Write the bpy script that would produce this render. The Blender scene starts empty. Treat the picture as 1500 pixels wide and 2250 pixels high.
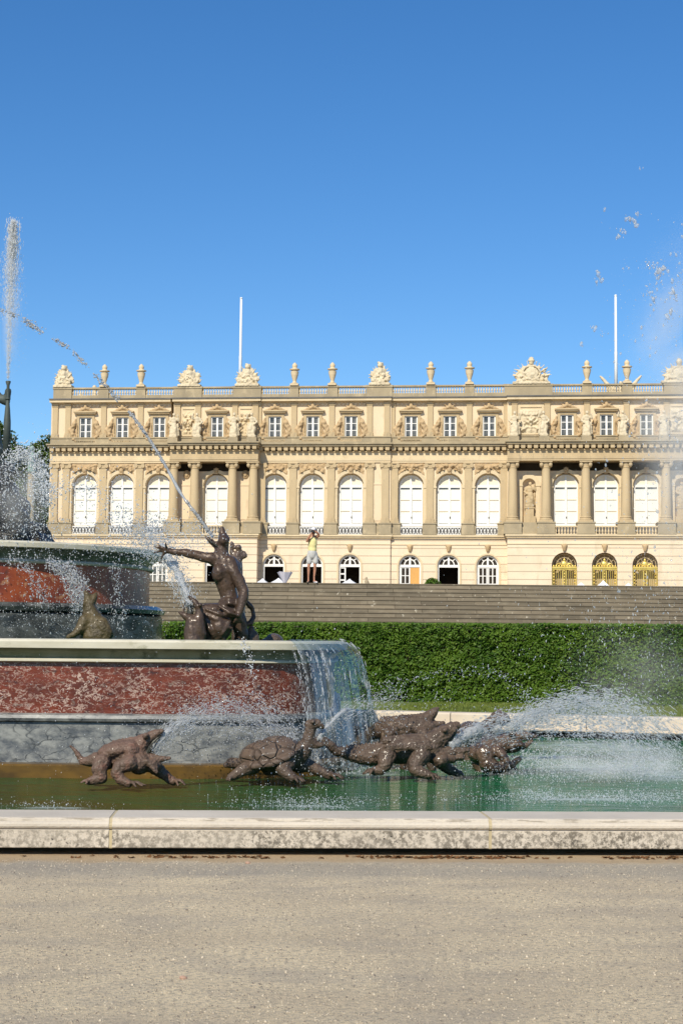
import bpy, bmesh, math, random
import numpy as np
from mathutils import Vector, Matrix, noise as mnoise
R = math.radians
PI = math.pi
rnd = random.Random(7)
scene = bpy.context.scene
COL = scene.collection

# ------------------------------------------------------------------ camera
F = 3600.0
HOR = 1412.0
EYE = Vector((0, 0, 1.6))
pitch = math.atan((HOR - 1125) / F)
roll = 0.009
fw = Vector((0, math.cos(pitch), math.sin(pitch)))
up0 = Vector((0, -math.sin(pitch), math.cos(pitch)))
rt = Vector((math.cos(roll), 0, 0)) + math.sin(roll) * up0
upv = Vector((-math.sin(roll), 0, 0)) + math.cos(roll) * up0
cam = bpy.data.cameras.new('camera')
cam.sensor_fit = 'HORIZONTAL'
cam.sensor_width = 24
cam.lens = F / 1500 * 24
cam.clip_end = 8000
cam.clip_start = 0.1
camo = bpy.data.objects.new('camera', cam)
COL.objects.link(camo)
m = Matrix.Identity(4)
for i, v in enumerate((rt, upv, -fw)):
    for j in range(3):
        m[j][i] = v[j]
m.translation = EYE
camo.matrix_world = m
scene.camera = camo


def ray(px, py):
    return (F * fw + (float(px) - 750) * rt + (1125 - float(py)) * upv)


def at(px, py, Y):
    Y = float(Y)
    d = ray(px, py)
    return EYE + d * (Y / d.y)


def onz(px, py, z):
    d = ray(px, py)
    return EYE + d * ((z - EYE.z) / d.z)


# ------------------------------------------------------------------ materials
def new_mat(name):
    m = bpy.data.materials.new(name)
    m.use_nodes = True
    nt = m.node_tree
    b = nt.nodes['Principled BSDF']
    return m, nt, b


def N(nt, t, **kw):
    n = nt.nodes.new(t)
    for k, v in kw.items():
        if k in n.inputs.keys():
            n.inputs[k].default_value = v
        else:
            setattr(n, k, v)
    return n


def rgba(c):
    return (c[0], c[1], c[2], 1)


def coords(nt, scale=(1, 1, 1)):
    tc = N(nt, 'ShaderNodeTexCoord')
    mp = N(nt, 'ShaderNodeMapping')
    mp.inputs['Scale'].default_value = scale
    nt.links.new(tc.outputs['Object'], mp.inputs['Vector'])
    return mp.outputs['Vector']


def noise_fac(nt, vec, scale, detail=4, lo=0.35, hi=0.65, rough=0.6):
    n = N(nt, 'ShaderNodeTexNoise')
    n.inputs['Scale'].default_value = scale
    n.inputs['Detail'].default_value = detail
    n.inputs['Roughness'].default_value = rough
    nt.links.new(vec, n.inputs['Vector'])
    mr = N(nt, 'ShaderNodeMapRange')
    mr.inputs['From Min'].default_value = lo
    mr.inputs['From Max'].default_value = hi
    nt.links.new(n.outputs['Fac'], mr.inputs['Value'])
    return mr.outputs['Result']


def mixc(nt, fac, a, b):
    mx = N(nt, 'ShaderNodeMix')
    mx.data_type = 'RGBA'
    for sock, v in ((0, fac), (6, a), (7, b)):
        if isinstance(v, (int, float)):
            mx.inputs[sock].default_value = v
        elif isinstance(v, tuple):
            mx.inputs[sock].default_value = rgba(v)
        else:
            nt.links.new(v, mx.inputs[sock])
    return mx.outputs[2]


def math2(nt, op, a, b=0.0):
    n = N(nt, 'ShaderNodeMath')
    n.operation = op
    for i, v in ((0, a), (1, b)):
        if isinstance(v, (int, float)):
            n.inputs[i].default_value = v
        else:
            nt.links.new(v, n.inputs[i])
    return n.outputs[0]


def add_bump(nt, b, h, strength=0.4, dist=0.02):
    bp = N(nt, 'ShaderNodeBump')
    bp.inputs['Strength'].default_value = strength
    bp.inputs['Distance'].default_value = dist
    nt.links.new(h, bp.inputs['Height'])
    nt.links.new(bp.outputs['Normal'], b.inputs['Normal'])


def stone(name, c1, c2, scale=1.0, stretch=(1, 1, 1), c3=None, s3=6, lo3=0.58, hi3=0.72, rough=0.85, bump=0.0, bscale=20,
          bdist=0.02, metallic=0.0, coat=0.0, spec=0.3, lo=0.35, hi=0.65):
    m, nt, b = new_mat(name)
    v = coords(nt, stretch)
    c = mixc(nt, noise_fac(nt, v, scale, 5, lo, hi), c1, c2)
    if c3:
        c = mixc(nt, noise_fac(nt, v, s3, 6, lo3, hi3, 0.7), c, c3)
    nt.links.new(c, b.inputs['Base Color'])
    b.inputs['Roughness'].default_value = rough
    b.inputs['Metallic'].default_value = metallic
    b.inputs['Specular IOR Level'].default_value = spec
    b.inputs['Coat Weight'].default_value = coat
    b.inputs['Coat Roughness'].default_value = 0.12
    if bump:
        v2 = coords(nt)
        n = N(nt, 'ShaderNodeTexNoise')
        n.inputs['Scale'].default_value = bscale
        n.inputs['Detail'].default_value = 5
        nt.links.new(v2, n.inputs['Vector'])
        add_bump(nt, b, n.outputs['Fac'], bump, bdist)
    return m


def zlines(nt, b, col, period, width, z0=0.0, dark=(0.3, 0.24, 0.17), bump=True, mixf=0.55):
    """horizontal masonry joints every PERIOD metres"""
    tc = N(nt, 'ShaderNodeTexCoord')
    sp = N(nt, 'ShaderNodeSeparateXYZ')
    nt.links.new(tc.outputs['Object'], sp.inputs[0])
    f = math2(nt, 'FRACT', math2(nt, 'DIVIDE', math2(nt, 'SUBTRACT', sp.outputs['Z'], z0), period))
    j = math2(nt, 'LESS_THAN', f, width / period)
    c = mixc(nt, math2(nt, 'MULTIPLY', j, mixf), col, dark)
    nt.links.new(c, b.inputs['Base Color'])
    if bump:
        add_bump(nt, b, math2(nt, 'SUBTRACT', 1.0, j), 0.8, 0.05)


M = {}
M['plaster'] = stone('cream_plaster', (0.77, 0.625, 0.43), (0.705, 0.565, 0.38), 0.45, (1, 1, .3), c3=(0.50, 0.40, 0.26), s3=1.1, lo3=0.55, hi3=0.78, rough=0.9)
M['stone'] = stone('tan_sandstone', (0.56, 0.435, 0.26), (0.46, 0.355, 0.21), 0.9, (1, 1, 0.35), c3=(0.30, 0.25, 0.165), s3=1.6, lo3=0.56, hi3=0.75, rough=0.9)
M['stone_pale'] = stone('pale_sandstone', (0.70, 0.57, 0.37), (0.62, 0.50, 0.32), 0.8, (1, 1, .5), c3=(0.43, 0.35, 0.23), s3=1.8, lo3=0.56, hi3=0.8, rough=0.9)
M['stone_grey'] = stone('weathered_sandstone', (0.44, 0.36, 0.23), (0.32, 0.265, 0.175), 0.5, (1, 1, 0.6), c3=(0.54, 0.44, 0.28), s3=1.1, lo3=0.55, hi3=0.7, rough=0.95)
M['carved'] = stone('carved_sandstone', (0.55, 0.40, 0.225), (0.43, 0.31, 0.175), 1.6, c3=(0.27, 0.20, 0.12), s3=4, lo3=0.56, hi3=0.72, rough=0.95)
M['statue'] = stone('statue_limestone', (0.70, 0.60, 0.42), (0.58, 0.49, 0.335), 1.2, c3=(0.33, 0.28, 0.20), s3=2.5, lo3=0.58, hi3=0.75, rough=0.9)
M['lead'] = stone('lead_flashing', (0.10, 0.10, 0.10), (0.16, 0.15, 0.14), 0.6, rough=0.7)
M['white'] = stone('white_paint', (0.82, 0.81, 0.77), (0.78, 0.77, 0.73), 0.8, rough=0.5)
M['blind'] = stone('white_blind', (0.80, 0.80, 0.74), (0.72, 0.75, 0.70), 0.5, rough=0.6)
M['blind_arch'] = stone('cream_fanlight', (0.80, 0.73, 0.58), (0.76, 0.69, 0.53), 0.5, rough=0.6)
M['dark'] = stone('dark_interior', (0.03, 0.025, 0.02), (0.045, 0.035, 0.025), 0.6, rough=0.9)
M['ply'] = stone('orange_plywood', (0.70, 0.38, 0.11), (0.62, 0.33, 0.10), 1.0, (6, 1, 0.6), rough=0.6)
M['gold'] = stone('gilt_iron', (0.88, 0.66, 0.18), (0.70, 0.50, 0.12), 1.5, rough=0.38, metallic=0.6)
M['copper'] = stone('green_bronze', (0.055, 0.068, 0.062), (0.10, 0.118, 0.105), 2.0, rough=0.6, metallic=0.3)
M['pole'] = stone('white_pole', (0.80, 0.82, 0.82), (0.74, 0.76, 0.76), 0.5, rough=0.4)

m, nt, b = new_mat('window_glass')
v = coords(nt)
c = mixc(nt, noise_fac(nt, v, 1.4, 2, 0.4, 0.6), (0.045, 0.05, 0.05), (0.16, 0.155, 0.14))
nt.links.new(c, b.inputs['Base Color'])
b.inputs['Roughness'].default_value = 0.12
M['glass'] = m

m, nt, b = new_mat('rusticated_plaster')
v = coords(nt)
c = mixc(nt, noise_fac(nt, v, 0.45, 5), (0.80, 0.66, 0.475), (0.74, 0.60, 0.425))
c = mixc(nt, noise_fac(nt, coords(nt, (1, 1, .25)), 1.0, 5, .56, .78), c, (.56, .46, .31))
b.inputs['Roughness'].default_value = 0.9
zlines(nt, b, c, 0.78, 0.07, 0.1, (0.42, 0.32, 0.21), True, 0.7)
M['rustic'] = m

# fountain materials
m, nt, b = new_mat('red_marble')
v = coords(nt, (.75, 1, 1.25))
wn = N(nt, 'ShaderNodeTexNoise'); wn.inputs['Scale'].default_value = 14; wn.inputs['Detail'].default_value = 3
nt.links.new(v, wn.inputs['Vector'])
vv = N(nt, 'ShaderNodeVectorMath'); vv.operation = 'MULTIPLY_ADD'
nt.links.new(wn.outputs['Color'], vv.inputs[0]); vv.inputs[1].default_value = (0.10, 0.10, 0.10); nt.links.new(v, vv.inputs[2])
n3 = N(nt, 'ShaderNodeTexNoise'); n3.inputs['Scale'].default_value = 12; n3.inputs['Detail'].default_value = 3; n3.inputs['Roughness'].default_value = .55
nt.links.new(vv.outputs[0], n3.inputs['Vector'])
dv = math2(nt, 'ABSOLUTE', math2(nt, 'SUBTRACT', n3.outputs['Fac'], .5))
mr = N(nt, 'ShaderNodeMapRange'); mr.inputs['From Min'].default_value = 0.016; mr.inputs['From Max'].default_value = 0.034
mr.inputs['To Min'].default_value = 1; mr.inputs['To Max'].default_value = 0
nt.links.new(dv, mr.inputs['Value'])
msk = noise_fac(nt, v, 2.4, 5, 0.36, 0.62)
vein = math2(nt, 'MULTIPLY', mr.outputs[0], msk)
red = mixc(nt, noise_fac(nt, v, 3.0, 4), (0.175, 0.034, 0.014), (0.088, 0.019, 0.010))
red = mixc(nt, noise_fac(nt, v, 11, 4, .55, .68), red, (.05, .02, .018))
c = mixc(nt, math2(nt, 'MULTIPLY', vein, .95), red, (0.52, 0.39, 0.32))
c = mixc(nt, math2(nt, 'MULTIPLY', noise_fac(nt, v, 5.5, 4, 0.62, 0.72), .6), c, (0.33, 0.25, 0.20))
c = mixc(nt, math2(nt, 'MULTIPLY', noise_fac(nt, v, 40, 2, 0.63, 0.68), .7), c, (0.55, 0.45, 0.38))
nt.links.new(c, b.inputs['Base Color'])
b.inputs['Roughness'].default_value = 0.3
add_bump(nt, b, wn.outputs['Fac'], 0.3, 0.02)
M['red'] = m

m, nt, b = new_mat('red_marble_wet')
v = coords(nt, (1, 1, 0.8))
red = mixc(nt, noise_fac(nt, v, 2.5, 5), (0.34, 0.075, 0.02), (0.15, 0.025, 0.012))
c = mixc(nt, noise_fac(nt, v, 9, 5, 0.56, 0.66), red, (0.40, 0.20, 0.10))
c = mixc(nt, noise_fac(nt, v, 4, 5, 0.6, 0.72), c, (0.05, 0.03, 0.02))
nt.links.new(c, b.inputs['Base Color'])
b.inputs['Roughness'].default_value = 0.38
M['red_wet'] = m

def veined(name, c1, c2, crack, scale, rough):
    m, nt, b = new_mat(name)
    v = coords(nt, (0.7, 0.7, 1.2))
    c = mixc(nt, noise_fac(nt, v, scale, 8, 0.38, 0.62, 0.7), c1, c2)
    wn = N(nt, 'ShaderNodeTexNoise'); wn.inputs['Scale'].default_value = 3; wn.inputs['Detail'].default_value = 5
    nt.links.new(v, wn.inputs['Vector'])
    vv = N(nt, 'ShaderNodeVectorMath'); vv.operation = 'MULTIPLY_ADD'
    nt.links.new(wn.outputs['Color'], vv.inputs[0]); vv.inputs[1].default_value = (0.5, 0.5, 0.5); nt.links.new(v, vv.inputs[2])
    vo = N(nt, 'ShaderNodeTexVoronoi'); vo.feature = 'DISTANCE_TO_EDGE'; vo.inputs['Scale'].default_value = 4.5
    nt.links.new(vv.outputs[0], vo.inputs['Vector'])
    mr = N(nt, 'ShaderNodeMapRange'); mr.inputs['From Min'].default_value = 0.0; mr.inputs['From Max'].default_value = 0.05
    mr.inputs['To Min'].default_value = 1; mr.inputs['To Max'].default_value = 0
    nt.links.new(vo.outputs['Distance'], mr.inputs['Value'])
    c = mixc(nt, math2(nt, 'MULTIPLY', mr.outputs[0], noise_fac(nt, v, 2.5, 2, 0.4, 0.6)), c, crack)
    nt.links.new(c, b.inputs['Base Color'])
    b.inputs['Roughness'].default_value = rough
    add_bump(nt, b, wn.outputs['Fac'], 0.5, 0.03)
    return m
M['grey_marble'] = veined('grey_marble', (0.075, 0.085, 0.095), (0.27, 0.275, 0.255), (0.02, 0.025, 0.03), 6, 0.45)
M['dark_marble'] = veined('dark_wet_marble', (0.022, 0.026, 0.028), (0.10, 0.105, 0.10), (0.2, 0.2, 0.19), 5, 0.2)
M['rim'] = stone('basin_rim_limestone', (0.62, 0.58, 0.46), (0.52, 0.48, 0.36), 2.0, (1, 1, 2), c3=(0.30, 0.29, 0.19), s3=3, lo3=0.58, hi3=0.75, rough=0.45)
M['rim_algae'] = stone('algae_limestone', (0.19, 0.19, 0.10), (0.30, 0.29, 0.19), 3.0, (1, 1, 0.5), c3=(0.09, 0.10, 0.05), s3=4, lo3=0.52, hi3=0.66, rough=0.3)
M['rim_dark'] = stone('dark_algae_limestone', (0.10, 0.11, 0.07), (0.20, 0.20, 0.14), 3.0, (1, 1, 0.5), c3=(0.04, 0.05, 0.03), s3=4, lo3=0.5, hi3=0.66, rough=0.25)
M['ochre'] = stone('ochre_ledge', (0.15, 0.085, 0.018), (0.075, 0.045, 0.014), 3.0, (1, 1, 2), c3=(0.30, 0.22, 0.11), s3=5, lo3=0.62, hi3=0.75, rough=0.35)
M['portico_shade'] = stone('shade_dark_stone', (0.07, 0.055, 0.04), (0.11, 0.085, 0.06), 1.0, rough=0.95)  # near-black colour stands in for deep shade at the top of the porticoes
M['bronze'] = stone('brown_bronze', (0.060, 0.039, 0.027), (0.105, 0.067, 0.046), 3.0, c3=(0.022, 0.016, 0.013), s3=6, lo3=0.52, hi3=0.75, rough=0.4, bump=0.6, bscale=26, bdist=0.016, metallic=0.15, coat=0.16)
M['lead_brown'] = stone('weathered_brown_lead', (0.122, 0.083, 0.057), (0.070, 0.048, 0.034), 5.0, c3=(0.23, 0.17, 0.12), s3=9, lo3=0.56, hi3=0.72, rough=0.55, bump=0.7, bscale=45, bdist=0.02, coat=0.22)
M['lead_pink'] = stone('reddish_weathered_lead', (0.165, 0.10, 0.072), (0.115, 0.08, 0.056), 3.0, c3=(0.20, 0.085, 0.055), s3=4, lo3=0.56, hi3=0.72, rough=0.5, bump=0.7, bscale=40, bdist=0.02, coat=0.1)
M['lead_dark'] = stone('wet_dark_lead', (0.08, 0.052, 0.036), (0.14, 0.095, 0.065), 6.0, c3=(0.03, 0.022, 0.016), s3=9, lo3=0.52, hi3=0.7, rough=0.25, bump=0.7, bscale=40, bdist=0.02, coat=0.5)
M['olive_lead'] = stone('olive_wet_stone', (0.105, 0.078, 0.032), (0.06, 0.046, 0.022), 5.0, c3=(0.16, 0.125, 0.07), s3=8, lo3=0.56, hi3=0.72, rough=0.45, bump=0.8, bscale=22, bdist=.03, coat=0.1)
M['mouth'] = stone('dark_mouth', (0.045, 0.045, 0.032), (0.02, 0.018, 0.014), 8.0, rough=0.4)  # near-black tone inside the open mouths
def scaly(key, scale, dist):
    nt_ = M[key].node_tree
    b_ = nt_.nodes['Principled BSDF']
    old = b_.inputs['Normal'].links[0].from_socket
    vo_ = N(nt_, 'ShaderNodeTexVoronoi'); vo_.inputs['Scale'].default_value = scale
    nt_.links.new(coords(nt_), vo_.inputs['Vector'])
    bp_ = N(nt_, 'ShaderNodeBump'); bp_.inputs['Strength'].default_value = .45; bp_.inputs['Distance'].default_value = dist; bp_.invert = True
    nt_.links.new(vo_.outputs['Distance'], bp_.inputs['Height']); nt_.links.new(old, bp_.inputs['Normal'])
    nt_.links.new(bp_.outputs[0], b_.inputs['Normal'])


for key_ in ('lead_brown', 'lead_pink', 'lead_dark'):
    scaly(key_, 26, .018)
M['shell'] = stone('tortoise_shell_lead', (0.145, 0.10, 0.070), (0.10, 0.07, 0.050), 5.0, c3=(0.25, 0.185, 0.135), s3=7, lo3=0.58, hi3=0.72, rough=0.5, bump=0.5, bscale=30, bdist=0.015, coat=0.12)
_nt = M['shell'].node_tree
_b = _nt.nodes['Principled BSDF']
_vo = N(_nt, 'ShaderNodeTexVoronoi'); _vo.feature = 'DISTANCE_TO_EDGE'; _vo.inputs['Scale'].default_value = 5.5
_nt.links.new(coords(_nt, (1, .6, 1.3)), _vo.inputs['Vector'])
_mr = N(_nt, 'ShaderNodeMapRange'); _mr.inputs['From Max'].default_value = .09; _nt.links.new(_vo.outputs['Distance'], _mr.inputs['Value'])
add_bump(_nt, _b, _mr.outputs[0], .9, .03)
M['rock'] = stone('wet_black_rock', (0.012, 0.013, 0.012), (0.03, 0.028, 0.024), 4.0, c3=(0.10, 0.075, 0.035), s3=3, lo3=0.6, hi3=0.75, rough=0.2, bump=1.0, bscale=8, bdist=0.08)
# ------------------------------------------------------------------ mesh helpers
PENDING = []          # linked to the scene at the end: keeps the remeshing below fast


def link(o, parent=None):
    PENDING.append(o)
    if parent is not None:
        o.parent = parent
    return o


def shade(me, smooth):
    if smooth:
        me.polygons.foreach_set('use_smooth', [True] * len(me.polygons))


class MB:
    def __init__(self):
        self.v = []
        self.f = []

    def add(self, vs, fs):
        n = len(self.v)
        self.v += [tuple(p) for p in vs]
        self.f += [tuple(i + n for i in q) for q in fs]

    def quad(self, a, b, c, d):
        self.add([a, b, c, d], [(0, 1, 2, 3)])

    def box(self, x0, x1, y0, y1, z0, z1):
        self.add([(x0, y0, z0), (x1, y0, z0), (x1, y1, z0), (x0, y1, z0), (x0, y0, z1), (x1, y0, z1), (x1, y1, z1), (x0, y1, z1)],
                 [(0, 3, 2, 1), (4, 5, 6, 7), (0, 1, 5, 4), (1, 2, 6, 5), (2, 3, 7, 6), (3, 0, 4, 7)])

    def prism(self, poly, y0, y1):
        """poly in xz extruded along y (poly counter-clockwise seen from -y)"""
        n = len(poly)
        vs = [(p[0], y0, p[1]) for p in poly] + [(p[0], y1, p[1]) for p in poly]
        fs = [tuple(range(n)), tuple(reversed(range(n, 2 * n)))]
        for i in range(n):
            j = (i + 1) % n
            fs.append((i, i + n, j + n, j))
        self.add(vs, fs)

    def lathe(self, prof, c=(0, 0, 0), seg=16, cap=True):
        vs = []
        for r, z in prof:
            for k in range(seg):
                a = 2 * PI * k / seg
                vs.append((c[0] + r * math.cos(a), c[1] + r * math.sin(a), c[2] + z))
        fs = []
        for i in range(len(prof) - 1):
            for k in range(seg):
                l = (k + 1) % seg
                fs.append((i * seg + k, i * seg + l, (i + 1) * seg + l, (i + 1) * seg + k))
        if cap:
            fs.append(tuple(reversed(range(seg))))
            fs.append(tuple((len(prof) - 1) * seg + k for k in range(seg)))
        self.add(vs, fs)

    def tube(self, pts, rad, seg=8, caps=True):
        pts = [Vector(p) for p in pts]
        if isinstance(rad, (int, float)):
            rad = [rad] * len(pts)
        vs, fs = [], []
        prev = None
        for i, p in enumerate(pts):
            t = (pts[min(i + 1, len(pts) - 1)] - pts[max(i - 1, 0)])
            t = t.normalized() if t.length > 1e-9 else Vector((0, 0, 1))
            if prev is None:
                a = Vector((0, 0, 1)) if abs(t.z) < 0.9 else Vector((1, 0, 0))
                n = t.cross(a).normalized()
            else:
                n = (prev - t * prev.dot(t)).normalized()
            prev = n
            bn = t.cross(n)
            for k in range(seg):
                an = 2 * PI * k / seg
                vs.append(p + (n * math.cos(an) + bn * math.sin(an)) * rad[i])
        for i in range(len(pts) - 1):
            for k in range(seg):
                l = (k + 1) % seg
                fs.append((i * seg + k, i * seg + l, (i + 1) * seg + l, (i + 1) * seg + k))
        if caps:
            fs.append(tuple(reversed(range(seg))))
            fs.append(tuple((len(pts) - 1) * seg + k for k in range(seg)))
        self.add(vs, fs)

    def capsule(self, p0, p1, r0, r1, seg=12, k=4):
        p0 = Vector(p0); p1 = Vector(p1)
        d = p1 - p0
        L = d.length
        t = d / L if L > 1e-6 else Vector((0, 0, 1))
        pts, rad = [], []
        for i in range(k + 1):
            a = -PI / 2 + PI / 2 * i / k
            pts.append(p0 + t * r0 * math.sin(a)); rad.append(max(r0 * math.cos(a), 1e-4))
        for i in range(k + 1):
            a = PI / 2 * i / k
            pts.append(p1 + t * r1 * math.sin(a)); rad.append(max(r1 * math.cos(a), 1e-4))
        a = Vector((0, 0, 1)) if abs(t.z) < 0.9 else Vector((1, 0, 0))
        n = t.cross(a).normalized(); bn = t.cross(n)
        vs, fs = [], []
        for p, r in zip(pts, rad):
            for q in range(seg):
                an = 2 * PI * q / seg
                vs.append(p + (n * math.cos(an) + bn * math.sin(an)) * r)
        for i in range(len(pts) - 1):
            for q in range(seg):
                l = (q + 1) % seg
                fs.append((i * seg + q, i * seg + l, (i + 1) * seg + l, (i + 1) * seg + q))
        fs.append(tuple(reversed(range(seg))))
        fs.append(tuple((len(pts) - 1) * seg + q for q in range(seg)))
        self.add(vs, fs)

    def ell(self, c, r, rot=(0, 0, 0), seg=14, rings=9):
        from mathutils import Euler
        mt = Euler(rot).to_matrix()
        c = Vector(c)
        vs = []
        for i in range(rings + 1):
            th = PI * i / rings
            st = max(math.sin(th), 1e-3)
            for k in range(seg):
                a = 2 * PI * k / seg
                vs.append(c + mt @ Vector((r[0] * st * math.cos(a), r[1] * st * math.sin(a), -r[2] * math.cos(th))))
        fs = []
        for i in range(rings):
            for k in range(seg):
                l = (k + 1) % seg
                fs.append((i * seg + k, i * seg + l, (i + 1) * seg + l, (i + 1) * seg + k))
        fs.append(tuple(reversed(range(seg))))
        fs.append(tuple(rings * seg + k for k in range(seg)))
        self.add(vs, fs)

    def chain(self, pts, rad):
        for i in range(len(pts) - 1):
            self.capsule(pts[i], pts[i + 1], rad[i], rad[i + 1])

    def mesh(self, name, mat, smooth=False):
        me = bpy.data.meshes.new(name)
        me.from_pydata(self.v, [], self.f)
        me.materials.append(mat)
        shade(me, smooth)
        me.update()
        return me

    def build(self, name, mat, parent=None, smooth=False):
        return link(bpy.data.objects.new(name, self.mesh(name, mat, smooth)), parent)

    def blob(self, name, mat, parent=None, voxel=0.03, smooth=2, amp=0.0, nsc=8.0, amp2=0.0, nsc2=20.0, origin=None):
        """fuse everything added so far into one continuous surface"""
        me = bpy.data.meshes.new('tmp')
        if origin is not None:
            o0 = Vector(origin)
            self.v = [tuple(Vector(p) - o0) for p in self.v]
        me.from_pydata(self.v, [], self.f)
        o = bpy.data.objects.new('tmp', me)
        COL.objects.link(o)
        md = o.modifiers.new('r', 'REMESH'); md.mode = 'VOXEL'; md.voxel_size = voxel
        if smooth:
            ms = o.modifiers.new('s', 'SMOOTH'); ms.factor = 0.5; ms.iterations = smooth
        dg = bpy.context.evaluated_depsgraph_get()
        me2 = bpy.data.meshes.new_from_object(o.evaluated_get(dg))
        bpy.data.objects.remove(o); bpy.data.meshes.remove(me)
        me2.name = name
        if amp:
            nv = len(me2.vertices)
            co = np.empty(nv * 3, np.float32); me2.vertices.foreach_get('co', co); co = co.reshape(-1, 3)
            no = np.empty(nv * 3, np.float32); me2.vertices.foreach_get('normal', no); no = no.reshape(-1, 3)
            dn = np.array([mnoise.noise(Vector(c_) * nsc) * amp + (mnoise.noise(Vector(c_) * nsc2) * amp2 if amp2 else 0) for c_ in co])
            me2.vertices.foreach_set('co', (co + no * dn[:, None]).astype(np.float32).ravel())
            me2.update()
        me2.materials.clear()
        me2.materials.append(mat)
        shade(me2, True)
        ob = link(bpy.data.objects.new(name, me2), parent)
        if origin is not None and parent is None:
            ob.location = origin
        return ob


def tag(o, label=None, cat=None, group=None, kind=None):
    if label: o['label'] = label
    if cat: o['category'] = cat
    if group: o['group'] = group
    if kind: o['kind'] = kind
    return o


def empty(name, loc=(0, 0, 0), rz=0.0, **kw):
    o = bpy.data.objects.new(name, None)
    o.location = loc
    o.rotation_euler = (0, 0, rz)
    o.empty_display_size = 0.2
    link(o)
    tag(o, **kw)
    return o


def inst(me, name, parent=None, loc=(0, 0, 0), rz=0.0, sc=1.0):
    o = bpy.data.objects.new(name, me)
    o.location = loc
    o.rotation_euler = (0, 0, rz)
    if isinstance(sc, (tuple, list)):
        o.scale = sc
    else:
        o.scale = (sc, sc, sc)
    return link(o, parent)


def np_mesh(name, V, FQ, mat, smooth=False):
    """V (n,3) float array, FQ (m,k) int array"""
    me = bpy.data.meshes.new(name)
    k = FQ.shape[1]
    me.vertices.add(len(V)); me.vertices.foreach_set('co', V.astype(np.float32).ravel())
    me.loops.add(FQ.size); me.loops.foreach_set('vertex_index', FQ.astype(np.int32).ravel())
    me.polygons.add(len(FQ))
    me.polygons.foreach_set('loop_start', np.arange(0, FQ.size, k, dtype=np.int32))
    if smooth:
        me.polygons.foreach_set('use_smooth', np.ones(len(FQ), dtype=bool))
    me.update(calc_edges=True)
    me.materials.append(mat)
    return me


nrg = np.random.default_rng(11)
_ICO = None


def drops_np(C, S, D=None, stretch=1.0):
    """droplet cloud: centres C (n,3), sizes S (n), directions D -> (V, F)"""
    global _ICO
    if _ICO is None:
        bm = bmesh.new(); bmesh.ops.create_icosphere(bm, subdivisions=1, radius=1.0)
        bm.verts.ensure_lookup_table()
        _ICO = (np.array([v.co[:] for v in bm.verts]), np.array([[v.index for v in f.verts] for f in bm.faces]))
        bm.free()
    v0, f0 = _ICO
    n = len(C)
    off = v0[None] * S[:, None, None] * (0.75 + 0.5 * nrg.random((n, len(v0), 1)))
    if D is not None:
        D = D / np.maximum(np.linalg.norm(D, axis=1, keepdims=True), 1e-6)
        st = np.asarray(stretch)
        if st.ndim == 0: st = np.full(n, float(st))
        along = (off * D[:, None, :]).sum(2, keepdims=True)
        off = off + along * D[:, None, :] * (st - 1)[:, None, None]
    V = (C[:, None, :] + off).reshape(-1, 3)
    Fc = (f0[None] + (np.arange(n) * len(v0))[:, None, None]).reshape(-1, 3)
    return V, Fc


def mesh_of(o):
    me = o.data
    PENDING.remove(o)
    bpy.data.objects.remove(o)
    return me
# ------------------------------------------------------------------ palace
PY0 = 165.0
p0 = at(685, 1100, PY0)
PROT = -R(6.0)
palace = empty('palace', (p0.x, p0.y, 0), PROT, label='long cream baroque palace with attic storey and roof balustrade behind the fountain', cat='palace')
_pc, _ps = math.cos(PROT), math.sin(PROT)


def fac(px, py, w=0.0):
    """pixel -> facade-local (u, z) on the plane w metres in front of the wall"""
    d = ray(px, py)
    ex, ey = EYE.x - p0.x, EYE.y - p0.y
    lx, ly = _pc * ex + _ps * ey, -_ps * ex + _pc * ey
    dx, dy = _pc * d.x + _ps * d.y, -_ps * d.x + _pc * d.y
    t = (-w - ly) / dy
    return lx + t * dx, EYE.z + t * d.z


def U(px, py=1100, w=0.0): return fac(px, py, w)[0]
def Z(py): return fac(685, py)[1]
def fworld(u, y, z):
    return Vector((p0.x + _pc * u - _ps * y, p0.y + _ps * u + _pc * y, z))

ZT = 3.54                       # terrace level
zBelt0, zBelt1 = Z(1183), Z(1175)
zPed = Z(1149)
zSill, zSpr = Z(1156), Z(1069)
zArch0, zFr, zDen, zCor0, zCor1 = Z(1017.5), Z(1008), Z(995), Z(983), Z(976)
zAtP = Z(960)
zUc0, zUc1 = Z(885), Z(875)
zPar, zRail0, zRail1 = Z(866), Z(852.5), Z(848.5)
BACK = 20.0

# sections: name, px0, px1, wall w, entablature w, ground w, attic w
SEC = [('A', 108, 372, 0.3, 0.3, 0.35, 0.2, [185, 266, 347]),
       ('B', 372, 566, 0.3, 1.75, 1.8, 0.35, [474.5]),
       ('C', 566, 858, 0.3, 0.3, 0.35, 0.2, [602, 685, 770]),
       ('D', 858, 1114, 0.0, 0.0, 0.05, -0.1, [902, 986.5, 1072]),
       ('E', 1114, 1680, 0.3, 1.75, 1.8, 0.35, [1243, 1331, 1420])]
ATT = {'A': [188, 269, 350], 'B': [477], 'C': [604, 687, 771], 'D': [903, 988, 1074], 'E': [1245, 1332, 1420]}
GRD = {'A': [345], 'B': [474], 'C': [601, 685, 768], 'D': [900, 985, 1071], 'E': [1239.5, 1328, 1417]}
fw_half = (U(628) - U(577)) / 2
fw_r = fw_half
gd_half = (U(623.5) - U(577)) / 2
zGsp = Z(1243)
gt_half = (U(1268) - U(1211.5)) / 2 * 0.97
zGsp2 = Z(1241)
aw_half = (U(701) - U(673)) / 2 * 1.0
zAw0, zAw1 = Z(965), Z(915)
NSEG = 14


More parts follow.
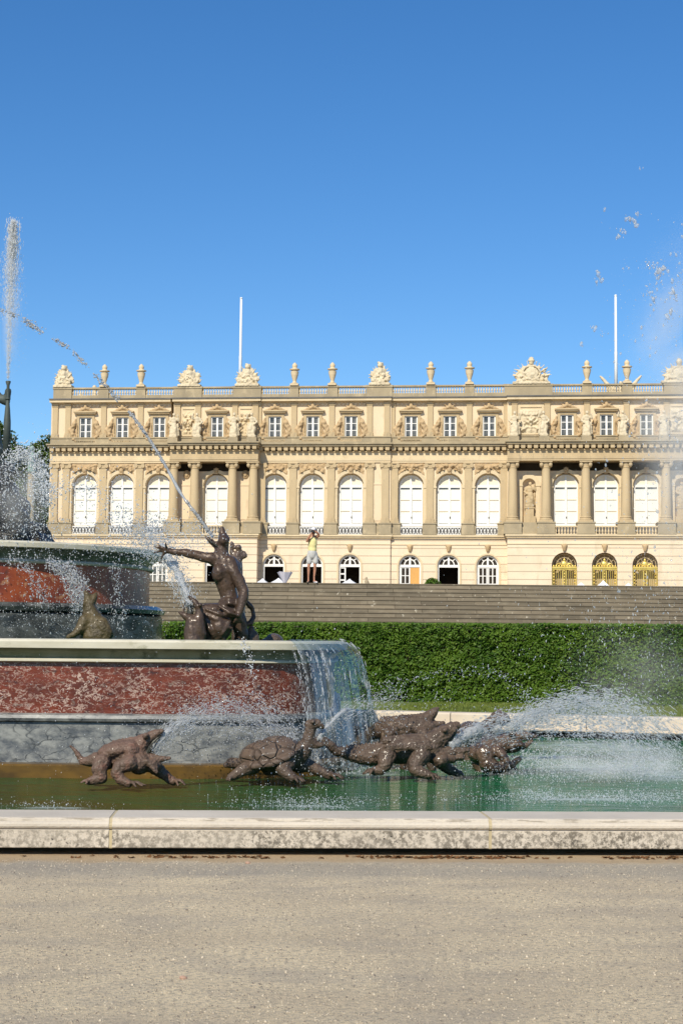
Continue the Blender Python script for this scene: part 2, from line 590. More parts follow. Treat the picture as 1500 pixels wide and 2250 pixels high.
def wall_cell(mb, u0, u1, z0, z1, w, hole=None, reveal=0.35):
    """front wall face (y=-w) with one hole; hole=(uc, half, zs, zspring|None arch, ztop)"""
    y = -w
    q = lambda a, b, c, d: mb.quad((a, y, c), (b, y, c), (b, y, d), (a, y, d))
    if hole is None:
        q(u0, u1, z0, z1); return
    uc, h, zs, zsp, zt = hole
    q(u0, uc - h, z0, z1); q(uc + h, u1, z0, z1)
    if zs > z0 + 1e-4: q(uc - h, uc + h, z0, zs)
    yb = y + reveal
    mb.quad((uc - h, y, zs), (uc - h, yb, zs), (uc - h, yb, zsp or zt), (uc - h, y, zsp or zt))
    mb.quad((uc + h, yb, zs), (uc + h, y, zs), (uc + h, y, zsp or zt), (uc + h, yb, zsp or zt))
    if zs > ZT + 0.01: mb.quad((uc - h, y, zs), (uc + h, y, zs), (uc + h, yb, zs), (uc - h, yb, zs))
    if zsp is None:
        q(uc - h, uc + h, zt, z1)
        mb.quad((uc - h, yb, zt), (uc + h, yb, zt), (uc + h, y, zt), (uc - h, y, zt))
    else:
        pts = [(uc + h * math.cos(PI - PI * k / NSEG), zsp + h * math.sin(PI * k / NSEG)) for k in range(NSEG + 1)]
        for k in range(NSEG):
            (a, za), (b_, zb) = pts[k], pts[k + 1]
            mb.quad((a, y, za), (b_, y, zb), (b_, y, z1), (a, y, z1))
            mb.quad((a, yb, za), (b_, yb, zb), (b_, y, zb), (a, y, za))


def arch_ring(mb, uc, zsp, r0, r1, y0, y1, seg=NSEG):
    for k in range(seg):
        a0, a1 = PI - PI * k / seg, PI - PI * (k + 1) / seg
        P = lambda r, a: (uc + r * math.cos(a), zsp + r * math.sin(a))
        A, B, C_, D = P(r0, a0), P(r0, a1), P(r1, a1), P(r1, a0)
        mb.quad((A[0], y0, A[1]), (B[0], y0, B[1]), (C_[0], y0, C_[1]), (D[0], y0, D[1]))
        mb.quad((D[0], y0, D[1]), (C_[0], y0, C_[1]), (C_[0], y1, C_[1]), (D[0], y1, D[1]))
        mb.quad((A[0], y1, A[1]), (B[0], y1, B[1]), (B[0], y0, B[1]), (A[0], y0, A[1]))


# ---- shared meshes -------------------------------------------------------
def french_meshes():
    f = MB(); h = fw_half
    zs, zp = 0, zSpr - zSill
    bw = 0.13
    f.box(-h, -h + bw, -0.08, 0.06, 0, zp); f.box(h - bw, h, -0.08, 0.06, 0, zp)
    f.box(-0.11, 0.11, -0.11, 0.06, 0.0, zp - 0.1)
    f.box(-h + bw, h - bw, -0.12, 0.06, zp - 0.1, zp + 0.14)          # transom
    f.box(-0.09, 0.09, -0.06, 0.06, zp + 0.14, zp + h - 0.1)
    arch_ring(f, 0, zp, h - 0.14, h, -0.08, 0.06)
    f.box(-h + bw, h - bw, -0.07, 0.06, 0, 0.28)
    bars = MB()
    for k in (0.375, 0.66):
        for s in (-1, 1):
            a, b_ = sorted((s * 0.11, s * (h - bw)))
            bars.box(a, b_, -0.05, 0.05, zp * k, zp * k + 0.06)
    p = MB()
    p.quad((-h + bw, 0.0, 0), (h - bw, 0.0, 0), (h - bw, 0.0, zp), (-h + bw, 0.0, zp))
    fl = MB()
    pts = [(h * 0.99 * math.cos(PI * k / 18), zp + h * 0.99 * math.sin(PI * k / 18)) for k in range(19)]
    fl.add([(a, 0.01, z) for a, z in pts], [tuple(range(19))])
    gp = MB()  # dark strips for the slot above the leaves and the transom's shade
    for s in (-1, 1):
        a, b_ = sorted((s * 0.11, s * (h - bw)))
        gp.box(a, b_, -0.035, 0.03, zp - 0.25, zp - 0.1)
        gp.box(a, b_, -0.02, 0.03, 0.28, 0.33)
    gp_me = gp.mesh('leaf_gap_shade', M['glass'])
    hd = MB(); hd.lathe([(0.03, 0), (0.05, 0.06), (0.03, 0.2)], (0.06, -0.14, zp * 0.2), 6)
    return (f.mesh('frame', M['white']), bars.mesh('glazing_bar', M['stone_pale']), p.mesh('shutter', M['blind']), fl.mesh('fanlight', M['blind_arch']), gp_me, hd.mesh('handle', M['dark']))


fm = french_meshes()


def attic_meshes():
    h, H = aw_half, zAw1 - zAw0
    f = MB()
    f.box(-h, -h + 0.13, -0.06, 0.05, 0, H); f.box(h - 0.13, h, -0.06, 0.05, 0, H)
    f.box(-h + 0.13, h - 0.13, -0.06, 0.05, 0, 0.2); f.box(-h + 0.13, h - 0.13, -0.06, 0.05, H - 0.1, H)
    f.box(-0.1, 0.1, -0.07, 0.05, 0.2, H - 0.1)
    for k in (0.37, 0.68):
        for s in (-1, 1):
            a, b_ = sorted((s * 0.1, s * (h - 0.13)))
            f.box(a, b_, -0.05, 0.05, H * k - 0.035, H * k + 0.035)
    p = MB(); p.quad((-h + .1, 0, .1), (h - .1, 0, .1), (h - .1, 0, H - .05), (-h + .1, 0, H - .05))
    return f.mesh('frame', M['white']), p.mesh('pane', M['glass'])


am = attic_meshes()


def relief_mesh(w, h, d, seed, nx, nz, mat, cut=None, sc=2.2, name='carved_relief'):
    """carved ornament: a thick slab whose front is heaved into scrolls and leaves"""
    V = []; Fq = []
    keep = np.ones((nx + 1, nz + 1), bool)
    for i in range(nx + 1):
        for j in range(nz + 1):
            x, z = (i / nx - 0.5) * w, j / nz * h
            n = mnoise.noise(Vector((abs(x) * sc + seed * 3.1, z * sc, seed)))
            n2 = mnoise.noise(Vector((abs(x) * sc * 2.6 + seed, z * sc * 2.6, seed + 5)))
            e = min(1.0, 6 * min(i, nx - i) / nx + 0.0, 6 * min(j, nz - j) / nz + 0.0)
            V.append((x, -d * e * max(0.1, 0.5 + 1.1 * n + 0.7 * n2), z))
            if cut and not cut(x, z): keep[i, j] = False
    k = lambda i, j: i * (nz + 1) + j
    for i in range(nx):
        for j in range(nz):
            if keep[i, j] and keep[i + 1, j] and keep[i, j + 1] and keep[i + 1, j + 1]:
                Fq.append((k(i, j), k(i + 1, j), k(i + 1, j + 1), k(i, j + 1)))
    mb = MB(); mb.v = V; mb.f = Fq
    return mb.mesh(name, mat, True)


def hood_mesh():
    """attic window surround with cornice hood and crowning ornament"""
    s = MB(); h, H = aw_half, zAw1 - zAw0
    s.box(-h - 0.28, -h, -0.1, 0.02, -0.1, H); s.box(h, h + 0.28, -0.1, 0.02, -0.1, H)
    s.box(-h - 0.28, h + 0.28, -0.1, 0.02, H, H + 0.32)
    s.box(-h - 0.42, h + 0.42, -0.22, 0.02, -0.28, -0.1)
    s.box(-h - 0.45, h + 0.45, -0.34, 0.02, H + 0.32, H + 0.46)
    s.box(-h - 0.56, h + 0.56, -0.46, 0.02, H + 0.46, H + 0.6)
    return s.mesh('surround', M['stone'])


def crest_mesh(v):
    H = 0.0
    mb = MB()
    mb.ell((0, -0.2, 0.36), (0.2, 0.18, 0.3))
    for s in (-1, 1):
        mb.capsule((s * 0.2, -0.18, 0.25), (s * 0.62, -0.15, 0.1), 0.16, 0.1)
        mb.capsule((s * 0.55, -0.16, 0.16), (s * (0.95 - 0.1 * v), -0.14, 0.05), 0.12, 0.06)
        mb.capsule((s * 0.25, -0.16, 0.35), (s * 0.55, -0.14, 0.46 + 0.1 * v), 0.08, 0.05)
    mb.box(-0.95, 0.95, -0.2, -0.02, -0.03, 0.06)
    o = mb.blob('crest', M['carved'], None, 0.05, 1, 0.05, 4)
    return mesh_of(o)


def side_scroll_mesh(s):
    mb = MB()
    mb.chain([(0, -0.05, 0.05), (s * 0.35, -0.08, 0.5), (s * 0.45, -0.1, 1.1), (s * 0.2, -0.1, 1.8), (s * 0.05, -0.05, 2.2)], [0.2, 0.26, 0.24, 0.26, 0.12])
    mb.chain([(s * 0.5, -0.05, 0.3), (s * 0.75, -0.06, 0.9), (s * 0.55, -0.06, 1.5)], [0.1, 0.16, 0.12])
    o = mb.blob('scroll_ornament', M['carved'], None, 0.06, 1, 0.14, 3.5)
    return mesh_of(o)


surround_me = hood_mesh()
crest_me = [crest_mesh(0), crest_mesh(1)]
scroll_me = {-1: side_scroll_mesh(-1), 1: side_scroll_mesh(1)}


def pilaster_mesh(hw, z0, z1, d, cap=True, name='pilaster'):
    H = z1 - z0
    mb = MB()
    mb.box(-hw * 1.3, hw * 1.3, -d - 0.14, 0, 0, 0.22); mb.box(-hw * 1.15, hw * 1.15, -d - 0.07, 0, 0.22, 0.42)
    mb.box(-hw, hw, -d, 0, 0.42, H - 0.55)
    if cap:
        mb.box(-hw * 1.08, hw * 1.08, -d - 0.05, 0, H - 0.55, H - 0.45)
        mb.box(-hw * 0.98, hw * 0.98, -d - 0.02, 0, H - 0.45, H - 0.12)
        for s in (-1, 1):
            n = len(mb.v)
            mb.lathe([(0.21, 0), (0.21, d + 0.12)], (0, 0, 0), 10)
            for i in range(n, len(mb.v)):
                x, y, z = mb.v[i]
                mb.v[i] = (s * hw * 0.98 + x, -z, H - 0.3 + y)
        mb.box(-hw * 1.35, hw * 1.35, -d - 0.13, 0, H - 0.12, H)
    else:
        mb.box(-hw, hw, -d, 0, H - 0.55, H - 0.3); mb.box(-hw * 1.12, hw * 1.12, -d - 0.06, 0, H - 0.3, H - 0.12)
        mb.box(-hw * 1.2, hw * 1.2, -d - 0.1, 0, H - 0.12, H)
    return mb.mesh(name, M['stone'])


attic_field = relief_mesh(2.62, zAw1 - zAw0 + .35, .22, 3.3, 30, 22, M['carved'], lambda x, z: abs(x) > aw_half + .1 and (abs(x) < 1.0 or z < (zAw1 - zAw0) * (.62 + .3 * math.sin(abs(x) * 9))), 2.0)
pil_me = pilaster_mesh((U(651) - U(635)) / 2 * 0.98, zPed, zArch0, 0.2)
apil_me = pilaster_mesh((U(650) - U(638)) / 2, zAtP, zUc0, 0.16, False, 'attic_pilaster')


def column_mesh():
    H = zArch0 - zPed
    r = (U(1297) - U(1275)) / 2 * 0.98
    mb = MB()
    mb.box(-r * 1.38, r * 1.38, -r * 1.38, r * 1.38, 0, 0.2)
    pr = [(r * 1.3, 0.2), (r * 1.33, 0.28), (r * 1.12, 0.36), (r * 1.12, 0.42), (r * 1.2, 0.5), (r * 1.02, 0.58)]
    for k in range(9):
        t = k / 8
        pr.append((r * (1.0 - 0.16 * t ** 1.8), 0.6 + (H - 1.3) * t))
    pr += [(r * 0.93, H - 0.68), (r * 0.93, H - 0.6), (r * 0.85, H - 0.58), (r * 0.98, H - 0.25), (r * 1.0, H - 0.16)]
    mb.lathe(pr, (0, 0, 0), 20)
    for sx in (-1, 1):
        for sy in (-1, 1):
            mb.ell((sx * r * 0.92, sy * r * 0.92, H - 0.38), (0.2, 0.2, 0.24), seg=8, rings=5)
    mb.box(-r * 1.3, r * 1.3, -r * 1.3, r * 1.3, H - 0.15, H)
    return mb.mesh('column', M['stone'], False), r


col_me, col_r = column_mesh()


def baluster_row(mb, u0, u1, y, z0, z1, n, r=0.1):
    H = z1 - z0
    for k in range(n):
        x = u0 + (u1 - u0) * (k + 0.5) / n
        mb.lathe([(r * .9, 0), (r * .9, H * .08), (r * .5, H * .14), (r, H * .36), (r * .85, H * .5), (r * .42, H * .72), (r * .5, H * .8), (r * .85, H * .88), (r * .85, H)], (x, y, z0), 8, False)


# ---- walls --------------------------------------------------------------
def bounds(sec):
    n, a, b_, ww, we, wg, wa, wins = sec
    return U(a, 1100, we), U(b_, 1100, we)


for si, (n, pa, pb, ww, we, wg, wa, wins) in enumerate(SEC):
    u0, u1 = U(pa, 1100, we), U(pb, 1100, we)
    # ground floor wall
    g = MB()
    gw = GRD[n]
    cs = [U(p, 1250, wg) for p in gw]
    edges = [u0] + [(cs[i] + cs[i + 1]) / 2 for i in range(len(cs) - 1)] + [u1]
    gate = n == 'E'
    gh = gt_half if gate else gd_half
    gs = zGsp2 if gate else zGsp
    for c_, e0, e1 in zip(cs, edges[:-1], edges[1:]):
        wall_cell(g, e0, e1, ZT, zBelt0, wg, (c_, gh, ZT, gs, gs + gh), 1.6 if gate else 0.5)
    for e in (u0, u1):   # side returns
        g.quad((e, -wg, ZT), (e, 3.0, ZT), (e, 3.0, zBelt0), (e, -wg, zBelt0))
    g.build('ground_storey_wall', M['rustic'], palace)
    # main floor wall
    mwall = MB()
    zTop = Z(1036) if n in 'BE' else zDen
    cs = [U(p, 1100, ww) for p in wins]
    if n == 'E':
        nic = [U(1162, 1100, ww), U(1497, 1100, ww)]
        alls = sorted([(c_, 'w') for c_ in cs] + [(c_, 'n') for c_ in nic])
    else:
        alls = [(c_, 'w') for c_ in cs]
    edges = [u0] + [(alls[i][0] + alls[i + 1][0]) / 2 for i in range(len(alls) - 1)] + [u1]
    nh = (U(1177) - U(1148)) / 2
    for (c_, t), e0, e1 in zip(alls, edges[:-1], edges[1:]):
        if t == 'w':
            wall_cell(mwall, e0, e1, zBelt1, zTop, ww, (c_, fw_half + .13, zSill, zSpr, zSpr + fw_half + .13), 0.62)
        else:
            zn = Z(1067)
            wall_cell(mwall, e0, e1, zBelt1, zTop, ww, (c_, nh, zPed, zn, zn + nh), 0.02)
            nm = MB()
            K = 12
            y = -ww + 0.02
            prof = [(c_ + nh * math.cos(PI - PI * k / K), y + nh * math.sin(PI * k / K) * 0.9) for k in range(K + 1)]
            for k in range(K):
                (xa, ya), (xb, yb) = prof[k], prof[k + 1]
                nm.quad((xa, ya, zPed), (xb, yb, zPed), (xb, yb, zn), (xa, ya, zn))
                for q in range(6):
                    t0, t1 = PI / 2 * q / 6, PI / 2 * (q + 1) / 6
                    S = lambda x, yy, t: (c_ + (x - c_) * math.cos(t), y + (yy - y) * math.cos(t), zn + nh * math.sin(t))
                    nm.quad(S(xa, ya, t0), S(xb, yb, t0), S(xb, yb, t1), S(xa, ya, t1))
            nm.build('niche', M['plaster'], palace, True)
            rg = MB(); arch_ring(rg, c_, zn, nh + 0.02, nh + 0.42, -ww - 0.1, -ww + 0.01)
            for s in (-1, 1):
                a, b_ = sorted((c_ + s * (nh + 0.02), c_ + s * (nh + 0.42)))
                rg.box(a, b_, -ww - 0.08, -ww + 0.01, zPed, zn - 0.12); rg.box(a - .06, b_ + .06, -ww - 0.14, -ww + 0.01, zn - 0.12, zn)
            rg.build('niche_surround', M['stone_pale'], palace)
    for e in (u0, u1):
        mwall.quad((e, -ww, zBelt1), (e, 3.0, zBelt1), (e, 3.0, zDen), (e, -ww, zDen))
    mwall.build('main_storey_wall', M['plaster'], palace)
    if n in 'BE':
        lg = MB(); lg.box(u0 + .02, u1 - .02, .9, 1.2, zTop - .3, zDen); lg.box(u0 + .02, u1 - .02, -ww + .01, .9, zTop - .3, zTop - .012); lg.build('portico_shade_recess', M['portico_shade'], palace)  # added recess in near-black stone, supplies the shadow band under the entablature
    # attic wall
    at_ = MB()
    cs2 = [U(p, 940, wa) for p in ATT[n]]
    edges = [u0] + [(cs2[i] + cs2[i + 1]) / 2 for i in range(len(cs2) - 1)] + [u1]
    for c_, e0, e1 in zip(cs2, edges[:-1], edges[1:]):
        wall_cell(at_, e0, e1, zAtP, zUc0, wa, (c_, aw_half, zAw0, None, zAw1), 0.2)
    for e in (u0, u1):
        at_.quad((e, -wa, zAtP), (e, 3.0, zAtP), (e, 3.0, zUc0), (e, -wa, zUc0))
    at_.build('attic_wall', M['plaster'], palace)
    # belt course
    bl = MB()
    bl.box(u0 - .1, u1 + .1, -wg - 0.18, 0.6, zBelt0, zBelt0 + (zBelt1 - zBelt0) * .45)
    bl.box(u0 - .2, u1 + .2, -wg - 0.3, 0.6, zBelt0 + (zBelt1 - zBelt0) * .45, zBelt1)
    bl.build('belt_course', M['stone_pale'], palace)
    # string moulding under the belt
    st = MB(); st.box(u0 - .04, u1 + .04, -wg - 0.07, -wg + .02, Z(1197), Z(1195.5)); st.build('string_course', M['stone_pale'], palace)
    # entablature: architrave, frieze, modillions, cornice
    en = MB()
    en.box(u0, u1, -we - 0.12, 2.0, zArch0, zArch0 + 0.18)
    en.box(u0, u1, -we - 0.17, 2.0, zArch0 + 0.18, zFr)
    en.box(u0, u1, -we - 0.1, 2.0, zFr, zDen)
    en.build('entablature', M['stone_pale'] if n not in 'BE' else M['stone'], palace)
    md = MB()
    md.box(u0, u1, -we - 0.2, 2.0, zDen, zDen + 0.14); md.box(u0, u1, -we - 0.36, 2.0, zDen + 0.30, zCor0 - .002)
    nmod = max(4, int((u1 - u0) / 0.62))
    for k in range(nmod):
        x = u0 + (u1 - u0) * (k + 0.5) / nmod
        md.box(x - 0.2, x + 0.2, -we - 0.62, -we - 0.19, zDen + 0.16, zCor0)
    md.build('modillion_frieze', M['stone'], palace)
    co = MB()
    co.box(u0 - .1, u1 + .1, -we - 0.75, 2.0, zCor0, zCor0 + 0.2)
    co.box(u0 - .2, u1 + .2, -we - 0.92, 2.0, zCor0 + 0.2, zCor1)
    co.build('main_cornice', M['stone_grey'], palace)
    # attic plinth
    ap = MB(); ap.box(u0, u1, -wa - 0.22, 2.0, zCor1, zAtP); ap.box(u0, u1, -wa - 0.3, 2.0, zAtP - 0.12, zAtP - 0.002)
    ap.build('attic_plinth', M['stone_grey'], palace)
    # upper cornice
    uc = MB()
    uc.box(u0, u1, -wa - 0.14, 2.0, zUc0, zUc0 + 0.1)
    uc.box(u0 - .05, u1 + .05, -wa - 0.62, 2.0, zUc0 + 0.1, zUc1 - 0.1)
    uc.build('upper_cornice', M['stone_pale'], palace)
    ul = MB(); ul.box(u0 - .1, u1 + .1, -wa - 0.72, 2.0, zUc1 - 0.1, zUc1 + 0.02); ul.build('cornice_flashing', M['lead'], palace)
    # dentils under upper cornice
    de = MB()
    nd = int((u1 - u0) / 0.42)
    for k in range(nd):
        x = u0 + (u1 - u0) * (k + .5) / nd
        de.box(x - .1, x + .1, -wa - 0.12, -wa + .02, zUc0 - 0.3, zUc0 - 0.1)
    de.build('dentil_row', M['plaster'], palace)
    # french windows
    for p in wins:
        c_ = U(p, 1100, ww)
        f_ = inst(fm[0], 'french_window', palace, (c_, -ww + 0.52, zSill))
        for me in fm[1:]:
            inst(me, me.name, f_)
        rg = MB()
        arch_ring(rg, c_, zSpr, fw_half + 0.15, fw_half + 0.48, -ww - 0.12, -ww + 0.01)
        arch_ring(rg, c_, zSpr, fw_half + .003, fw_half + 0.127, -ww + 0.5, -ww + 0.6)
        for s in (-1, 1):
            a, b_ = sorted((c_ + s * (fw_half + .003), c_ + s * (fw_half + .127))); rg.box(a, b_, -ww + .5, -ww + .6, zSill, zSpr)
        dk = MB(); dk.box(c_ - fw_half - .1, c_ + fw_half + .1, -ww - .03, -ww + .02, zBelt1 + .01, zSill - .02); dk.build('apron_shade_panel', M['lead'], palace)  # dark panel standing in for the shaded recess behind the railing
        for s in (-1, 1):
            a, b_ = sorted((c_ + s * (fw_half + 0.15), c_ + s * (fw_half + 0.40)))
            rg.box(a, b_, -ww - 0.07, -ww + 0.01, zPed, zSpr - 0.18)
            rg.box(a - .08, b_ + .08, -ww - 0.14, -ww + 0.01, zSpr - 0.18, zSpr)
        rg.build('archivolt', M['stone_pale'], palace)
        ks = MB(); ks.prism([(c_ - .16, zSpr + fw_half + .06), (c_ + .16, zSpr + fw_half + .06), (c_ + .24, zSpr + fw_half + .62), (c_ - .24, zSpr + fw_half + .62)], -ww - 0.28, -ww + .01)
        ks.ell((c_, -ww - .25, zSpr + fw_half + .45), (.2, .16, .26), seg=8, rings=6)
        ks.build('keystone', M['carved'], palace)
        # spandrel carving
        if n not in 'BE':
            wd = U(643) - U(560); wd = 2.75
            zb = zSpr + 0.3
            hh = zArch0 - zb
            cut = lambda x, z: (x * x + (z + 0.3) ** 2) > (fw_half + 0.5) ** 2
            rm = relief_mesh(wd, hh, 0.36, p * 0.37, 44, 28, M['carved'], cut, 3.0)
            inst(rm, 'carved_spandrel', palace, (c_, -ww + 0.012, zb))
        # balustrade in front of the window
        bs = MB()
        zb0, zb1 = zBelt1, zSill - 0.06
        yb = -wg - 0.05 if n in 'BE' else -ww - 0.12
        if n in 'BE':
            baluster_row(bs, c_ - fw_half, c_ + fw_half, yb, zb0, zb1 - .12, 8, 0.105)
            bs.box(c_ - fw_half, c_ + fw_half, yb - .12, yb + .12, zb1 - .12, zb1)
        else:
            for k in range(7):
                x = c_ - fw_half + 2 * fw_half * (k + .5) / 7
                H = zb1 - zb0
                bs.tube([(x - .13, yb, zb0), (x + .13, yb, zb1 - .1)], 0.035, 5); bs.tube([(x + .13, yb, zb0), (x - .13, yb, zb1 - .1)], 0.035, 5)
                bs.ell((x, yb, zb0 + H * .52), (.075, .05, .12), seg=6, rings=5)
            bs.box(c_ - fw_half, c_ + fw_half, yb - .05, yb + .05, zb1 - .1, zb1)
            bs.box(c_ - fw_half, c_ + fw_half, yb - .05, yb + .05, zb0 - .02, zb0 + .05)
        bs.build('window_balustrade', M['white'] if n not in 'BE' else M['stone_pale'], palace)
    # attic windows
    for k, (p, c_) in enumerate(zip(ATT[n], cs2)):
        f_ = inst(am[0], 'attic_window', palace, (c_, -wa + 0.14, zAw0))
        inst(am[1], 'pane', f_)
        s_ = inst(surround_me, 'attic_window_surround', palace, (c_, -wa, zAw0))
        inst(crest_me[k % 2], 'crest', s_, (0, -0.05, zAw1 - zAw0 + 0.6))
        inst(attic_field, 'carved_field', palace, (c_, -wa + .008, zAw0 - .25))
        for s in (-1, 1):
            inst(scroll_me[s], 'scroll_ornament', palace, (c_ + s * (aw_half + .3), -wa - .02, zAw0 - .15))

# ---- pilasters / columns ---------------------------------------------------
def ped(px, w, hw, z0=None, z1=None, d=0.34, name='pedestal'):
    u = U(px, 1160, w)
    mb = MB(); z0 = zBelt1; z1 = zPed
    mb.box(u - hw, u + hw, -w - d, 0.5, z0, z1 - .13); mb.box(u - hw - .07, u + hw + .07, -w - d - .07, 0.5, z1 - .13, z1); mb.box(u - hw - .05, u + hw + .05, -w - d - .05, .5, z0, z0 + .14)
    mb.build(name, M['stone_grey'], palace)


for px in (119, 145, 226, 306, 579 - 4, 643.5, 727, 812, 846):
    inst(pil_me, 'pilaster', palace, (U(px, 1100, .3), -0.3, zPed))
    ped(px, .3, 0.62)
for px in (866, 944, 1028, 1107):
    inst(pil_me, 'pilaster', palace, (U(px, 1100, 0), 0, zPed))
    ped(px, 0, 0.62)
for px in (381, 427, 510, 556, 1126, 1199, 1286.5, 1374.5, 1463, 1530, 1600):
    inst(col_me, 'column', palace, (U(px, 1100, 1.2), -1.2, zPed))
    ped(px, 1.2, 0.86, d=0.9)
# plinth wall between pedestals (solid bays)
for a, b_, w in ((387, 421, 1.25), (516, 550, 1.25), (1133, 1192, 1.25), (1470, 1524, 1.25), (1540, 1590, 1.25)):
    mb = MB(); mb.box(U(a, 1160, w), U(b_, 1160, w), -w - .5, .4, zBelt1, zPed - .05); mb.build('plinth_panel', M['stone_grey'], palace)
for a, b_, w in ((110, 160, .3), (211, 240, .3), (292, 320, .3), (372, 380, .3), (569, 576, .3), (629, 659, .3), (711, 743, .3), (797, 857, .3)):
    mb = MB(); mb.box(U(a, 1160, w), U(b_, 1160, w), -w - .2, .4, zBelt1, zPed - .1); mb.build('plinth_panel', M['stone_grey'], palace)
for a, b_, w in ((860, 875, 0), (928, 960, 0), (1013, 1045, 0), (1099, 1113, 0)):
    mb = MB(); mb.box(U(a, 1160, w), U(b_, 1160, w), -w - .2, .4, zBelt1, zPed - .1); mb.build('plinth_panel', M['stone_grey'], palace)
# side panels of the left portico with medallions, blank strips
for px in (404, 533):
    u = U(px, 1100, .3)
    mb = MB(); mb.box(u - .75, u + .75, -.37, -.29, zPed + .3, Z(1068)); mb.box(u - .85, u + .85, -.42, -.29, Z(1068), Z(1065)); mb.build('wall_panel', M['plaster'], palace)
    md = MB(); md.ell((u + .25, -.36, Z(1043)), (.36, .12, .44)); md.ell((u + .25, -.46, Z(1043)), (.2, .12, .27)); md.build('medallion', M['carved'], palace, True)
mb = MB(); u = U(828, 1100, .3); mb.box(u - .45, u + .45, -.35, -.29, zPed + .2, Z(1066)); mb.box(u - .55, u + .55, -.4, -.29, Z(1066), Z(1063)); mb.build('wall_panel', M['plaster'], palace)

# attic pilasters
for px in (122, 150, 228, 309, 391, 436, 517, 562):
    inst(apil_me, 'attic_pilaster', palace, (U(px, 930, .2), -.2 if px < 372 else -.35, zAtP))
for px in (569, 646, 729, 812, 850):
    inst(apil_me, 'attic_pilaster', palace, (U(px, 930, .2), -.2, zAtP))
for px in (861.5, 945, 1031, 1112):
    inst(apil_me, 'attic_pilaster', palace, (U(px, 930, -.1), .1, zAtP))
for px in (1130, 1202, 1289, 1376, 1464, 1532, 1600):
    inst(apil_me, 'attic_pilaster', palace, (U(px, 930, .35), -.35, zAtP))
# attic relief panels
for px, hw in ((414, .72), (540, .72), (1166, 1.3), (1497, 1.3)):
    u = U(px, 930, .35)
    mb = MB(); mb.box(u - hw, u + hw, -.43, -.34, zAtP + .1, Z(893)); mb.box(u - hw * .8, u + hw * .8, -.52, -.42, Z(899), Z(897)); mb.build('attic_panel', M['stone_pale'], palace)
    inst(relief_mesh(hw * 1.75, Z(902) - zAtP - .3, .34, px * .11, 40, 46, M['statue'] if hw > 1 else M['stone_pale'], None, 1.6 if hw > 1 else 2.2), 'carved_relief', palace, (u, -.425, zAtP + .25))

# ---- parapet: piers, balustrades, rail ------------------------------------------
def par(px, w): return U(px, 855, w)
PIER = [(118, 158), (217, 239), (300, 320), (382, 444), (512, 574), (636, 656), (719, 742), (804, 862), (935, 957), (1020, 1042), (1107, 1214), (1278, 1301), (1366, 1388), (1458, 1524), (1560, 1682)]
pw = 0.25
for a, b_ in PIER:
    mb = MB(); mb.box(par(a, pw), par(b_, pw), -pw - .1, .5, zUc1 + .02, zRail0); mb.box(par(a, pw) - .05, par(b_, pw) + .05, -pw - .17, .55, zRail0, zRail1 + .03)
    mb.build('parapet_pier', M['stone_grey'], palace)
for (a0, a1), (b0, b1) in zip(PIER[:-1], PIER[1:]):
    x0, x1 = par(a1, pw), par(b0, pw)
    mb = MB(); mb.box(x0, x1, -pw, .4, zUc1 + .02, zPar); mb.build('parapet_base', M['stone_grey'], palace)
    mb = MB(); mb.box(x0, x1, -pw - .06, .35, zRail0 + .03, zRail1); mb.build('parapet_rail', M['stone_grey'], palace)
    mb = MB(); n = max(5, round((x1 - x0) / .26)); baluster_row(mb, x0, x1, -pw + .12, zPar, zRail0 + .03, n, .1); mb.build('roof_balustrade', M['stone_pale'], palace)
# roof, back and side walls
uL, uR = U(108, 1100), U(1680, 1100)
mb = MB()
mb.box(uL + .05, uR, 1.0, BACK, zUc0, zUc1 - .05); mb.build('roof', M['lead'], palace)
mb = MB(); mb.box(uL + .05, uL + .5, .5, BACK, ZT, zUc0 - .01); mb.box(uR - .5, uR, .5, BACK, ZT, zUc0 - .01); mb.box(uL + .5, uR - .5, BACK - .5, BACK, ZT, zUc0 - .01); mb.build('side_wall', M['plaster'], palace)
mb = MB(); mb.box(uL + .6, uR - .6, 5.5, 5.8, ZT, zUc0 - .02); mb.box(uL + .6, uR - .6, .55, 5.4, zBelt0 + .1, zBelt0 + .4); mb.build('interior_wall', M['dark'], palace)

